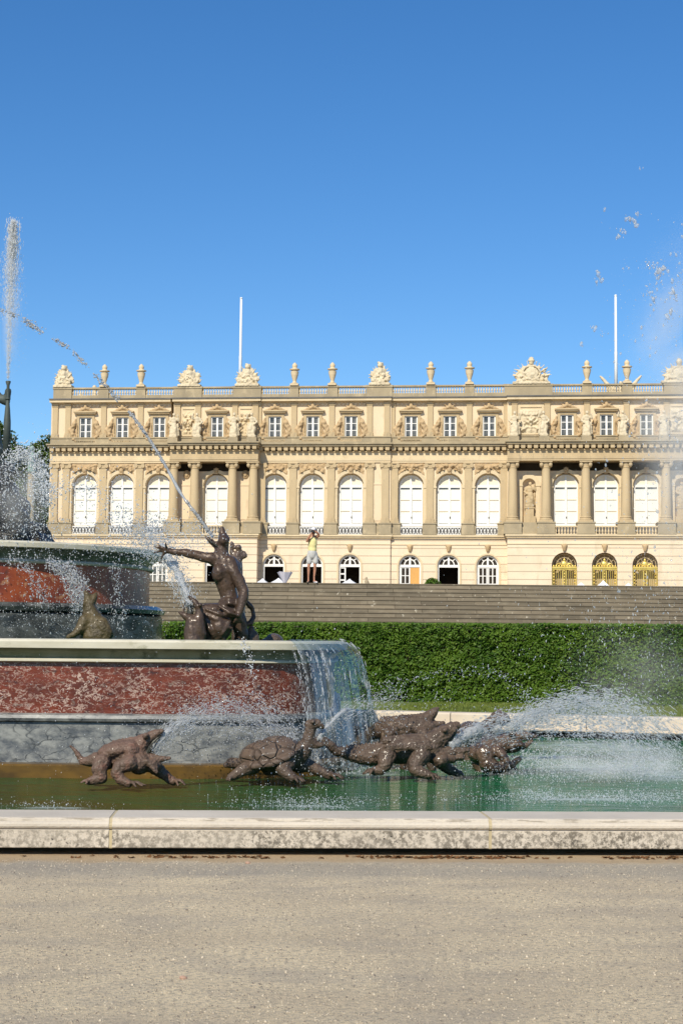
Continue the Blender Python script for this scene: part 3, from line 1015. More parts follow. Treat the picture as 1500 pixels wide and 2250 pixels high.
# ---- doors ---------------------------------------------------------------
def door(px, wg, kind):
    c_ = U(px, 1250, wg); h = gd_half; y = -wg + .3
    f = MB()
    bw = .13
    f.box(-h, -h + bw, -.07, .07, ZT, zGsp); f.box(h - bw, h, -.07, .07, ZT, zGsp)
    f.box(-h + bw, h - bw, -.1, .07, zGsp - .12, zGsp + .14)
    arch_ring(f, 0, zGsp, h - .13, h, -.07, .07)
    o = f.build('door', M['white'], palace); o.location = (c_, y, 0)
    fl = MB()
    fl.box(-.1, .1, -.06, .05, zGsp + .14, zGsp + h - .12)
    arch_ring(fl, 0, zGsp + .12, h * .46, h * .56, -.05, .05)
    for a in (PI * .27, PI * .73):
        fl.tube([(h * .5 * math.cos(a), 0, zGsp + .1 + h * .5 * math.sin(a)), (h * .92 * math.cos(a), 0, zGsp + h * .92 * math.sin(a))], .055, 6)
    fl.build('fanlight', M['white'], o)
    g = MB()
    pts = [(h * .97 * math.cos(PI * k / 18), zGsp + .1 + (h * .97 - .05) * math.sin(PI * k / 18)) for k in range(19)]
    g.add([(a, 0.02, z) for a, z in pts], [tuple(range(19))])
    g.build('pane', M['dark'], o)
    def leaf(x0, x1, rows=7, y_=0.0):
        l = MB()
        cx = (x0 + x1) / 2
        for x in (x0 + .06, x1 - .06): l.box(x - .06, x + .06, y_ - .05, y_ + .05, ZT, zGsp - .12)
        l.box(cx - .05, cx + .05, y_ - .04, y_ + .04, ZT, zGsp - .12)
        for k in range(rows + 1):
            z = ZT + (zGsp - .16 - ZT) * k / rows
            for a, b_ in ((x0 + .12, cx - .05), (cx + .05, x1 - .12)): l.box(a, b_, y_ - .035, y_ + .035, z - .04, z + .04)
        l.build('door_leaf', M['white'], o)
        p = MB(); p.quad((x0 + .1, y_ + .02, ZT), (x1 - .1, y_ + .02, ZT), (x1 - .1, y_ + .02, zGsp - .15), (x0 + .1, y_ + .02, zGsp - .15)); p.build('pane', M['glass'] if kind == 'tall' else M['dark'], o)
    if kind in ('glazed', 'tall'):
        leaf(-h + bw, -.02); leaf(.02, h - bw)
    elif kind == 'ply':
        leaf(-h + bw, .02)
        p = MB(); p.box(.04, h - bw, -.04, .0, ZT, zGsp - .13); p.build('plywood_panel', M['ply'], o)
    elif kind == 'ajar':   # leaf swung inward at the left
        l = MB()
        for k in range(10):
            z = ZT + (zGsp - .2 - ZT) * k / 9
            l.box(-h + bw + .02, -h + bw + .4, -.03, .03, z - .07, z + .07)
        l.box(-h + bw + .4, -h + bw + .54, -.03, .05, ZT, zGsp - .13)
        l.build('door_leaf', M['white'], o)
    rg = MB()
    arch_ring(rg, c_, zGsp, h + .05, h + .2, -wg - .08, -wg + .01)
    for s in (-1, 1):
        a, b_ = sorted((c_ + s * (h + .05), c_ + s * (h + .2))); rg.box(a, b_, -wg - .08, -wg + .01, ZT, zGsp)
    rg.build('door_surround', M['stone_pale'], palace)
    ks = MB(); zt = Z(1209); ks.chain([(c_, -wg - .1, zt), (c_, -wg - .14, Z(1202))], [.16, .24]); ks.ell((c_, -wg - .1, Z(1199)), (.3, .16, .16)); ks.build('keystone', M['carved'], palace, True)


for n, kinds in (('A', ['tall']), ('B', ['open']), ('C', ['open', 'open', 'ajar']), ('D', ['ply', 'open', 'glazed'])):
    wg = [s for s in SEC if s[0] == n][0][5]
    for p, k in zip(GRD[n], kinds): door(p, wg, k)

# gilded gates
gm = MB(); h = gt_half
zG = Z(1251)
for k in range(13):
    x = -h + 2 * h * (k + .5) / 13
    gm.tube([(x, 0, ZT), (x, 0, zG)], .03, 6)
for x in (-h + .08, h - .08, -.16, .16):
    gm.box(x - .05, x + .05, -.05, .05, ZT, zG)
for k in range(18):
    z = ZT + (zG - ZT) * k / 18
    for x in (0, -h + .2, h - .2): gm.ell((x, -.03, z + .2), (.06, .04, .09), seg=6, rings=5)
gate_me = gm.mesh('gate', M['gold'])
go = MB()
go.box(-h, h, -.12, .12, zG, zG + .14); go.box(-h * .97, h * .97, -.2, .2, zG + .14, zG + .3)
for k in range(9):
    x = -h * .85 + 2 * h * .85 * k / 8
    go.ell((x, -.03, zG + .36), (.09, .06, .1), seg=6, rings=5)
go.ell((0, 0, zG + .58), (.3, .1, .26)); go.ell((0, 0, zG + .95), (.13, .08, .16))
for s in (-1, 1):
    go.tube([(s * .3, 0, zG + .5), (s * .6, 0, zG + .62), (s * .85, 0, zG + .4)], [.09, .08, .05], 6)
over_me = go.mesh('gate_crest', M['gold'])
for p in GRD['E']:
    c_ = U(p, 1250, 1.8)
    o = inst(gate_me, 'gilded_gate', palace, (c_, -1.45, 0)); inst(over_me, 'gate_crest', o)
    g = MB(); g.add([(c_ + h * math.cos(PI * k / 18), -.6, zGsp2 + h * math.sin(PI * k / 18)) for k in range(19)] + [(c_ - h, -.6, ZT), (c_ + h, -.6, ZT)], [tuple(range(21))])
    g.build('gate_passage', M['stone'], palace)
    arc = MB()
    for rr in (.35, .62, .88):
        arch_ring(arc, c_, zGsp2, h * rr - .03, h * rr + .03, -1.3, -1.24)
    for k in range(1, 6):
        a = PI * k / 6; arc.tube([(c_ + h * .3 * math.cos(a), -1.27, zGsp2 + h * .3 * math.sin(a)), (c_ + h * math.cos(a), -1.27, zGsp2 + h * math.sin(a))], .03, 5)
    arc.build('gate_fanlight', stone_m if False else M['stone'], palace)
    ks = MB(); ks.chain([(c_, -1.9, Z(1209)), (c_, -1.94, Z(1202))], [.16, .24]); ks.ell((c_, -1.9, Z(1199)), (.3, .16, .16)); ks.build('keystone', M['carved'], palace, True)
# ------------------------------------------------------------------ roof ornaments and statues (stand on the palace: things of their own)
def urn_mesh():
    mb = MB()
    H = 2.35
    mb.box(-.42, .42, -.42, .42, 0, .2)
    mb.lathe([(.3, .2), (.33, .28), (.2, .36), (.18, .5), (.27, .8), (.36, 1.1), (.40, 1.35), (.42, 1.45), (.28, 1.52), (.30, 1.58), (.5, 1.62), (.52, 1.72), (.3, 1.76), (.22, 1.86), (.26, 1.98), (.27, 2.1), (.2, 2.24), (.1, 2.34), (.02, 2.4)], (0, 0, 0), 16)
    return mb.mesh('roof_urn', M['stone_pale'], False)


urn = urn_mesh()
zr = zRail1 + .03
PWm = pw - .05
urn_l = [(229.5, 'left of the first armour trophy, above the gap between the two leftmost attic windows'), (310, 'second tall urn from the left end of the roof'), (647, 'first urn right of the left flagpole trophy'), (730, 'urn left of the helmeted armour trophy at mid roof'),
         (946, 'first urn right of the helmeted armour trophy at mid roof'), (1031, 'urn left of the big crested shield trophy'), (1289, 'urn right of the big crested shield trophy'), (1377, 'urn just right of the right flagpole')]
urn_l[0] = (229.5, 'leftmost tall urn on the roof')
for px, txt in urn_l:
    u = U(px, 830, PWm)
    o = inst(urn, 'roof_urn', None, fworld(u, -PWm + .05, zr), PROT)
    tag(o, 'pale stone lidded urn, ' + txt, 'urn', 'urns on the roof balustrade')


def trophy(seed, w, h, kind):
    r = random.Random(seed)
    mb = MB()
    mb.box(-w * .52, w * .52, -.5, .5, 0, .22)
    # heap of shields, flags and armour
    mb.ell((0, 0, h * .22), (w * .42, .45, h * .26)); mb.ell((0, 0, h * .48), (w * .26, .4, h * .3))
    for k in range(13):
        a = PI * (k + .5) / 13 + r.uniform(-.05, .05)
        q1 = (math.cos(a) * w * .56, r.uniform(-.2, .2), h * .25 + math.sin(a) * h * .66); mb.capsule((0, 0, h * .25), q1, .06, .045, 6, 2)
    for k in range(7):
        a = PI * (k + .5) / 7
        L = (.46 + .1 * r.random()) * w
        p1 = (math.cos(a) * L * 1.0, .1 * r.uniform(-1, 1), h * .25 + math.sin(a) * h * (.5 + .12 * r.random()))
        mb.capsule((0, .1, h * .25), p1, .15, .05 + .05 * r.random(), 8, 2)
        mb.ell((p1[0] * .8, .05, p1[2] * .85), (.2 + .15 * r.random(), .16, .25 + .12 * r.random()), (0, r.uniform(-1, 1), 0), 8, 6)
    for k in range(30):
        x = r.uniform(-.42, .42) * w
        z = h * (.1 + .5 * r.random() * (1 - abs(x) / w * 1.6))
        mb.ell((x, -.3 - .1 * r.random(), max(.25, z)), (.07 + .15 * r.random(), .2, .07 + .15 * r.random()), (0, r.uniform(-1, 1), 0), 8, 6)
    if kind == 'shield':
        mb.ell((0, -.45, h * .42), (w * .19, .14, h * .22))
        mb.tube([(w * .24 * math.cos(2 * PI * k / 20), -.42, h * .42 + h * .28 * math.sin(2 * PI * k / 20)) for k in range(21)], .08, 6)
        mb.ell((0, -.1, h * .85), (.26, .26, .3)); mb.lathe([(.3, 0), (.34, .12), (.2, .4), (.05, .5)], (0, -.1, h * .88), 10)
    else:   # cuirass with helmet
        mb.ell((0, -.2, h * .55), (w * .17, .3, h * .2)); mb.ell((.02, -.15, h * .84), (.27, .27, .3)); mb.ell((.0, 0, h * .95), (.32, .2, .14), (0, .3, 0))
        mb.capsule((.2, 0, h * .95), (.35, .1, h * .75), .12, .08)
    return mesh_of(mb.blob('trophy', M['statue'], None, .05, 0, .05, 5))


tro = [(139, 1.9, 2.35, 'helm', 'white stone trophy of armour at the left end of the roof', 3),
       (416, 2.3, 2.25, 'helm', 'stone armour trophy left of the left flagpole', 5), (543, 2.4, 2.35, 'helm', 'stone armour trophy beside the foot of the left flagpole', 8),
       (834, 2.1, 2.4, 'helm', 'stone trophy with dark-shaded helmet alone at the middle of the roof', 12), (1167, 3.6, 2.6, 'shield', 'widest carved trophy with round shield and crowned head', 15),
       (1492, 3.4, 2.3, 'shield', 'carved trophy half veiled by spray at the right edge', 21)]
for px, w, h, k, lab, sd in tro:
    u = U(px, 830, PWm)
    o = inst(trophy(sd, w, h, k), 'roof_trophy', None, fworld(u, -PWm + .2, zr), PROT)
    tag(o, lab, 'trophy', 'carved trophies on the roof')
# lower ornaments further back on the roof
mb = MB(); mb.box(-.3, .3, -.3, .3, 0, .9); mb.lathe([(.35, .9), (.6, 1.0), (.3, 1.1), (.4, 1.35), (.3, 1.6), (.1, 1.9), (.03, 2.1)], (0, 0, 0), 12)
u = U(178, 830, -8)
tag(inst(mb.mesh('roof_urn', M['statue']), 'roof_urn', None, fworld(u, 8, zUc1 + .0), PROT), 'small squat urn behind the balustrade near the left roof end', 'urn')
mb = MB(); mb.capsule((0, 0, .2), (0, 0, 1.1), .3, .24); mb.ell((0, 0, 1.75), (.2, .2, .25)); mb.capsule((-.1, 0, 1.3), (.3, 0, 1.7), .12, .08); mb.capsule((0, 0, 1.1), (0, 0, 1.5), .24, .12)
ob = mb.blob('roof_figure', M['statue'], None, .06, 1); me = mesh_of(ob)
u = U(208, 830, -6)
tag(inst(me, 'roof_figure', None, fworld(u, 6, zUc1), PROT, 1.25), 'small white roof figure where the arching water jet passes', 'statue')
# winged eagle ornament by the right flagpole
mb = MB()
mb.chain([(0, 0, 0), (0, 0, .8), (0, -.1, 1.25)], [.28, .33, .16]); mb.ell((0, -.15, 1.35), (.16, .2, .16))
for s in (-1, 1):
    mb.chain([(s * .2, 0, .85), (s * .8, .05, 1.05), (s * 1.5, .1, 1.9)], [.2, .2, .08])
    mb.chain([(s * .3, 0, .6), (s * .8, .05, .75), (s * 1.2, .1, 1.4)], [.16, .16, .06])
ob = mb.blob('winged_figure', M['statue'], None, .06, 1, .03, 5); me = mesh_of(ob)
u = U(1363, 830, -3)
tag(inst(me, 'winged_figure', None, fworld(u, 3, zUc1 - .03), PROT, 1.35), 'stone bird with spread wings at the foot of the right flagpole', 'statue')

# flagpoles
for px0, py0, py1, lab, bk in ((528.5, 830, 653, 'white flagpole rising behind the left half of the roof', 4), (1350.5, 838, 647, 'white flagpole rising beside the winged stone bird', 2)):
    u, zt = fac((px0 + 1.5), py1, -bk)
    t = empty('flagpole', fworld(u, bk, zUc1 - .05), PROT, label=lab, cat='flagpole', group='flagpoles on the palace roof')
    hh = zt - (zUc1 - .05)
    mb = MB(); mb.lathe([(.17, 0), (.16, hh * .45), (.14, hh * .46), (.12, hh - .2)], (0, 0, 0), 12); mb.build('pole', M['pole'], t, True)
    mb = MB(); mb.ell((0, 0, hh - .1), (.15, .15, .12)); mb.build('finial', M['pole'], t, True)
    mb = MB(); mb.lathe([(.3, 0), (.3, .15), (.2, .2)], (0, 0, 0), 12); mb.build('base', M['lead'], t)


def robed(seed, arm=1, H=2.6):
    """robed statue in contrapposto on a low block"""
    r = random.Random(seed)
    k = H / 2.6
    s = arm
    mb = MB()
    mb.box(-.42, .42, -.32, .32, 0, .25)
    mb.chain([(-.1, 0, .3), (-.14 * s, 0, .9), (-.05 * s, 0, 1.4)], [.32, .28, .26])
    mb.chain([(.2 * s, -.05, .3), (.2 * s, -.18, .85), (.08 * s, -.05, 1.4)], [.24, .22, .24])
    mb.chain([(-.02, 0, 1.35), (.03 * s, 0, 1.7), (.03 * s, 0, 1.95)], [.25, .27, .25])
    mb.chain([(.03 * s, 0, 2.0), (.05 * s, -.03, 2.2)], [.12, .1])
    mb.ell((.06 * s, -.06, 2.38), (.16, .18, .21))
    mb.chain([(-.25 * s, 0, 1.98), (-.48 * s, -.05, 1.6), (-.25 * s, -.3, 1.35)], [.13, .11, .09])
    mb.chain([(.3 * s, 0, 1.98), (.55 * s, -.1, 1.7 + .3 * r.random()), (.45 * s, -.25, 2.0 + .4 * r.random())], [.13, .11, .08])
    for q in range(6):
        a = r.uniform(-.3, .3)
        mb.capsule((a, -.22, .35), (a * .6 + .1 * s, -.2, 1.3), .09, .06, 8, 2)
    mb.capsule((.5 * s, .05, .3), (.45 * s, 0, 1.5), .12, .06)
    return mesh_of(mb.blob('attic_statue', M['statue'], None, .055, 1, .04, 5))


stat = [robed(1, 1), robed(2, -1), robed(3, 1)]
ast = [(381, 0, 'first of the robed statues on the attic, left of the narrow relief panel'), (434, 1, 'robed attic statue between the narrow relief panel and the single portico window'), (513, 2, 'robed attic statue just right of the single portico window'), (554, 1, 'robed attic statue at the right end of the small portico'),
       (1129, 0, 'robed attic statue left of the big shield relief'), (1195, 1, 'robed attic statue right of the big shield relief'), (1288, 2, 'robed attic statue between the first and second windows over the gates'), (1369, 1, 'robed attic statue between the second and third windows over the gates'), (1457, 0, 'robed attic statue seen through spray at the right edge')]
for px, k, lab in ast:
    u = U(px, 940, 1.1)
    t = fworld(u, -1.1, zCor1 + .55)
    o = inst(stat[k], 'attic_statue', None, t, PROT, (1.0, 1.0, 1.0))
    tag(o, 'pale stone ' + lab, 'statue', 'robed statues along the attic')
    mb = MB(); mb.box(u - .5, u + .5, -1.5, -.45, zCor1, zCor1 + .55); mb.build('statue_pedestal', M['stone_grey'], palace)
for px, lab in ((1163, 'stone statue on a tall pedestal in the arched niche right of the first portico column'), (1496, 'stone niche statue blurred by spray at the right edge')):
    u = U(px, 1100, .3)
    t = empty('niche_statue', fworld(u, -.15, zPed), PROT, label=lab, cat='statue', group='statues in wall niches')
    H0 = Z(1118) - zPed
    mb = MB(); mb.box(-.6, .6, -.55, .3, 0, H0 * .45); mb.box(-.42, .42, -.4, .3, H0 * .45, H0); mb.box(-.5, .5, -.46, .3, H0, H0 + .12); mb.build('base', M['stone'], t)
    s_ = inst(stat[0], 'figure', t, (0, -.1, H0 + .1), 0, (1.05, 1.0, 1.0)); s_.data = stat[0].copy(); s_.data.materials[0] = M['stone']
# ------------------------------------------------------------------ pool, ground, lawn, stairs, hedge, terrace
WZ = -0.12     # water level
nA, nB = onz(0, 1881, 0.0), onz(1500, 1884, 0.0)
nd = (nB - nA).normalized()
nn = Vector((-nd.y, nd.x, 0))              # towards the pool
fA, fB = onz(835, 1563, .28), onz(1500, 1578, .28)
fd = (fB - fA).normalized()
KW = 0.55
pN0, pN1 = nA - nd * 9.5, nA + nd * 11.0
pF1, pF0 = fA + fd * 11.0, fA - fd * 9.0
outline = [pN0, pN1, pN1 + Vector((6, 5.5, 0)), pF1 + Vector((2.0, -1.0, 0)), pF1 + Vector((0, 0, 0)), pF0, pF0 + Vector((-7, -3.5, 0)), pN0 + Vector((-6.5, 6, 0))]
outline = [Vector((p.x, p.y, 0)) for p in outline]
cen = Vector((-.5, 22, 0))
# inset/offset polygon helper


def offset(poly, d):
    n = len(poly); out = []
    for i in range(n):
        a, b_, c_ = poly[i - 1], poly[i], poly[(i + 1) % n]
        e0 = (b_ - a).normalized(); e1 = (c_ - b_).normalized()
        n0 = Vector((-e0.y, e0.x, 0)); n1 = Vector((-e1.y, e1.x, 0))
        k = (n0 + n1); k = k / max(k.length_squared / 2, .3)
        out.append(b_ + k * d)
    return out


# gravel ground: one sheet with the pool cut out, reaching the horizon
far = []
out0 = outline
g = MB()
n = len(out0)
inner = [p.copy() for p in offset(out0, .3)]
outer = [cen + (p - cen).normalized() * 3000 for p in out0]
mid = [cen + (p - cen) * 4 for p in out0]
vs = inner + mid + outer
fs = []
for i in range(n):
    j = (i + 1) % n
    fs.append((i, i + n, j + n, j)); fs.append((i + n, i + 2 * n, j + 2 * n, j + n))
g.add([tuple(v) for v in vs], fs)
m, nt, b = new_mat('gravel_path')
v = coords(nt)
vs2 = coords(nt, (.7, 1.15, 1))
c = mixc(nt, noise_fac(nt, vs2, .9, 6, .38, .62), (0.82, 0.67, 0.435), (0.67, 0.54, 0.355))
c = mixc(nt, noise_fac(nt, v, 30, 5, .46, .62, .8), c, (0.40, 0.335, 0.24))
c = mixc(nt, math2(nt, 'MULTIPLY', noise_fac(nt, coords(nt, (.8, 1.3, 1)), 1.5, 7, .47, .66, .72), .6), c, (0.40, 0.34, 0.265))
c = mixc(nt, math2(nt, 'MULTIPLY', noise_fac(nt, v, 95, 2, .6, .68), .75), c, (0.21, 0.18, 0.15))
c = mixc(nt, math2(nt, 'MULTIPLY', noise_fac(nt, v, 120, 2, .63, .70), .9), c, (0.66, 0.60, 0.50))
tc = N(nt, 'ShaderNodeTexCoord'); sp = N(nt, 'ShaderNodeSeparateXYZ'); nt.links.new(tc.outputs['Object'], sp.inputs[0])
# sandy strip at the foot of the kerb, then a thin damp grey strip
dist = math2(nt, 'SUBTRACT', sp.outputs['Y'], math2(nt, 'ADD', nA.y - nA.x * nd.y / nd.x, math2(nt, 'MULTIPLY', sp.outputs['X'], nd.y / nd.x)))
wob = N(nt, 'ShaderNodeTexNoise'); wob.inputs['Scale'].default_value = 3; wob.inputs['Detail'].default_value = 5; nt.links.new(v, wob.inputs['Vector'])
dist = math2(nt, 'ADD', dist, math2(nt, 'MULTIPLY', math2(nt, 'SUBTRACT', wob.outputs['Fac'], .5), .35))
def band(lo, hi, soft):
    a = N(nt, 'ShaderNodeMapRange'); a.inputs['From Min'].default_value = lo - soft; a.inputs['From Max'].default_value = lo + soft; nt.links.new(dist, a.inputs['Value'])
    z = N(nt, 'ShaderNodeMapRange'); z.inputs['From Min'].default_value = hi - soft; z.inputs['From Max'].default_value = hi + soft; z.inputs['To Min'].default_value = 1; z.inputs['To Max'].default_value = 0; nt.links.new(dist, z.inputs['Value'])
    return math2(nt, 'MULTIPLY', a.outputs[0], z.outputs[0])
c = mixc(nt, math2(nt, 'MULTIPLY', band(-1.1, -.32, .15), .5), c, (0.30, 0.28, 0.245))
c = mixc(nt, math2(nt, 'MULTIPLY', band(-.33, 1.0, .06), .7), c, (0.44, 0.31, 0.175))
nt.links.new(c, b.inputs['Base Color'])
b.inputs['Roughness'].default_value = .95
b.inputs['Specular IOR Level'].default_value = .2
nb = N(nt, 'ShaderNodeTexNoise'); nb.inputs['Scale'].default_value = 60; nb.inputs['Detail'].default_value = 6; nb.inputs['Roughness'].default_value = .7
nt.links.new(v, nb.inputs['Vector'])
add_bump(nt, b, nb.outputs['Fac'], .9, .02)
M['gravel'] = m
tag(g.build('ground', M['gravel']), kind='structure')

# loose stones lying on the gravel
Cn, Sn = [], []
for k in range(30000):
    y = 4.9 + 7.2 * rnd.random() ** 1.0
    x = rnd.uniform(-1, 1) * (y * .22 + .2)
    Cn.append((x, y, .001)); Sn.append(.0016 + .003 * rnd.random() ** 2 + .005 * rnd.random() ** 14)
V_, F_ = drops_np(np.array(Cn), np.array(Sn))
V_[:, 2] = np.maximum(V_[:, 2], -.002)
M['pebble'] = stone('pale_pebble', (.62, .53, .39), (.20, .17, .14), 26, rough=.9, lo=.42, hi=.58)
tag(link(bpy.data.objects.new('gravel', np_mesh('gravel', V_, F_, M['pebble']))), 'loose pale stones on the gravel path', kind='stuff')
# dried leaf and moss scraps along the foot of the kerb
mb = MB()
for k in range(240):
    t = rnd.choice([rnd.uniform(1.15, 2.0), rnd.uniform(2.6, 4.0), rnd.uniform(2.7, 3.9), rnd.uniform(4.5, 5.2), rnd.uniform(-.5, 6)])
    p = nA + nd * t - nn * rnd.uniform(.01, .14)
    for q in range(3):
        s_ = rnd.uniform(.006, .02); a = rnd.uniform(0, 6.3)
        d1 = Vector((math.cos(a), math.sin(a), rnd.uniform(-.1, .5))) * s_; d2 = Vector((-math.sin(a), math.cos(a), rnd.uniform(0, .6))) * s_ * .6
        o0 = p + Vector((rnd.uniform(-.02, .02), rnd.uniform(-.02, .02), .006))
        mb.quad(o0 - d1 - d2, o0 + d1 - d2, o0 + d1 + d2, o0 - d1 + d2)
M['dryleaf'] = stone('dry_leaf', (.17, .065, .022), (.10, .055, .02), 20, rough=.9)
tag(mb.build('leaf_litter', M['dryleaf']), 'scattered brown leaf scraps at the foot of the near kerb', kind='stuff')
M['pink_stone'] = stone('pinkish_stone', (.50, .31, .22), (.42, .27, .19), 20, rough=.9)
for px, py, s_, lab in ((403, 2150, .016, 'pinkish pebble lying alone low in the middle of the gravel'), (107, 2081, .009, 'pale pebble on the gravel towards the left'), (545, 1897, .017, 'flat pale chip of stone at the foot of the kerb')):
    p = onz(px, py, .004)
    mb = MB(); mb.ell((0, 0, 0), (s_ * 1.3, s_, s_ * .7), (.2, .1, .4), 7, 5)
    mb.v = [tuple(Vector(q) * (1 + .25 * mnoise.noise(Vector(q) * 90))) for q in mb.v]
    o = mb.build('stone', M['pink_stone'] if s_ > .01 else M['pebble']); o.location = p
    tag(o, lab, 'stone')

# ---- near kerb: long coping stones
M['kerb'] = None
m, nt, b = new_mat('kerb_limestone')
v = coords(nt)
sp = N(nt, 'ShaderNodeSeparateXYZ'); tc = N(nt, 'ShaderNodeTexCoord'); nt.links.new(tc.outputs['Object'], sp.inputs[0])
c = mixc(nt, noise_fac(nt, v, 1.6, 5), (.60, .53, .43), (.51, .45, .365))
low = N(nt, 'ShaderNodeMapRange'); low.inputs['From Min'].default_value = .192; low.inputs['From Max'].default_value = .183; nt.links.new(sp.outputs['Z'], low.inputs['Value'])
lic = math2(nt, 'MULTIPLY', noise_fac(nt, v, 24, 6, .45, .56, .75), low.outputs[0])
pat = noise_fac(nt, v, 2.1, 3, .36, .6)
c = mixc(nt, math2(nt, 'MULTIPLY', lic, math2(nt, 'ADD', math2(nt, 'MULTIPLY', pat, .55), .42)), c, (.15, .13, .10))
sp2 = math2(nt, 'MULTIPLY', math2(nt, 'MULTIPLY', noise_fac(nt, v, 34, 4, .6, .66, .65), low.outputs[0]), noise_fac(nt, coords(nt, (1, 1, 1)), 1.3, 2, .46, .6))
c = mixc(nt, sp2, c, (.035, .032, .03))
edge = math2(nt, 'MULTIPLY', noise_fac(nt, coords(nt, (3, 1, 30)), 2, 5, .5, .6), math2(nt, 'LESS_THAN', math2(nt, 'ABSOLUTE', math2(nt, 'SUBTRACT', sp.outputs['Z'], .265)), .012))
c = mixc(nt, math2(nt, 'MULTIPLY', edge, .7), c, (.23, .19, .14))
nt.links.new(c, b.inputs['Base Color']); b.inputs['Roughness'].default_value = .9
nb = N(nt, 'ShaderNodeTexNoise'); nb.inputs['Scale'].default_value = 40; nb.inputs['Detail'].default_value = 5; nt.links.new(v, nb.inputs['Vector'])
add_bump(nt, b, nb.outputs['Fac'], .5, .015)
M['kerb'] = m
M['kerb_dark'] = stone('shade_dark_kerb_base', (.03, .026, .02), (.05, .042, .03), 5, rough=.95)  # near-black colour carries the shade under the coping overhang
M['mortar'] = stone('kerb_mortar', (.52, .43, .26), (.44, .37, .24), 8, rough=.95)
# profile: (towards pool +, z)
prof = [(.10, .055), (.0, .056), (-.004, .062), (-.004, .186), (.0, .196), (-.016, .203), (-.024, .215), (-.024, .232), (-.014, .247), (.0, .252), (.004, .268), (.012, .276), (.03, .28), (KW, .28), (KW + .012, .272), (KW + .012, -.3), (.36, -.3), (.36, .055)]
prof = [(a + .03, z) for a, z in prof]


def along(origin, d, nrm, prof, t0, t1, name, mat, parent, seg=1):
    mb = MB(); n = len(prof)
    ts = [t0 + (t1 - t0) * k / seg for k in range(seg + 1)]
    for t in ts:
        for a, z in prof:
            q = origin + d * t + nrm * a
            mb.v.append((q.x, q.y, z))
    for s_ in range(seg):
        for i in range(n):
            j = (i + 1) % n
            mb.f.append((s_ * n + i, (s_ + 1) * n + i, (s_ + 1) * n + j, s_ * n + j))
    mb.f.append(tuple(range(n))); mb.f.append(tuple(reversed(range(seg * n, seg * n + n))))
    return mb.build(name, mat, parent)


kerb = empty('pool_kerb', (0, 0, 0), label='low weathered limestone kerb along the near side of the fountain pool', cat='kerb')
jA = onz(241, 1800, .28); jB = onz(1077, 1800, .28)
tA = (jA - nA).dot(nd); tB = (jB - nA).dot(nd)
L = tB - tA
js = [tA + L * k for k in range(-3, 5)]
for a, b_ in zip(js[:-1], js[1:]):
    along(nA, nd, nn, prof, a + .012, b_ - .012, 'coping_stone', M['kerb'], kerb)
for a in js[1:-1]:
    along(nA, nd, nn, [(p + .005, z - .004) if z > 0 else (p, z) for p, z in prof], a - .0118, a + .0118, 'mortar_joint', M['mortar'], kerb)
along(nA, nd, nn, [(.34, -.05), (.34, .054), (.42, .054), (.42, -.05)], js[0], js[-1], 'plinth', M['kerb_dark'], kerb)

# far and side kerbs
M['kerb_far'] = stone('sunlit_kerb_limestone', (.66, .585, .47), (.58, .50, .40), 1.2, c3=(.30, .26, .2), s3=2.5, lo3=.6, hi3=.75, rough=.9)
fk = empty('pool_kerb', (0, 0, 0), label='pale far kerb of the fountain pool below the grass strip', cat='kerb')
fn = Vector((-fd.y, fd.x, 0))
pf = [(.0, -.04), (.0, .25), (.02, .28), (.5, .28), (.5, -.3), (.2, -.3), (.2, -.04)]
pb_ = [(.06, -.3), (.06, -.052), (.12, -.046), (.3, -.046), (.3, -.3)]
t = -9.0
while t < 11:
    along(fA, fd, fn, pf, t + .008, min(t + 2.6, 11) - .008, 'coping_stone', M['kerb_far'], fk); t += 2.6
pb2 = [(-.16, -.3), (-.16, -.075), (-.12, -.062), (.19, -.062), (.19, -.3)]
along(fA, fd, fn, pb2, -9, 11, 'ledge', M['kerb_dark'], fk)
for i in (1, 2, 3, 5, 6, 7):
    a, b_ = outline[i], outline[(i + 1) % len(outline)]
    d = (b_ - a).normalized(); nr = Vector((-d.y, d.x, 0))
    kk = empty('pool_kerb', (0, 0, 0), label='side kerb of the fountain pool outside the picture', cat='kerb', group='side kerbs of the pool')
    along(a, d, nr, [(0.03, -.05), (.03, .26), (.05, .28), (.55, .28), (.55, -.3), (.2, -.3)], 0, (b_ - a).length, 'coping_stone', M['kerb_far'], kk)

# ---- water
m, nt, b = new_mat('pool_water')
v = coords(nt, (1, 1, 1))
vst = coords(nt, (.55, 1.5, 1))
sp = N(nt, 'ShaderNodeSeparateXYZ'); tc = N(nt, 'ShaderNodeTexCoord'); nt.links.new(tc.outputs['Object'], sp.inputs[0])
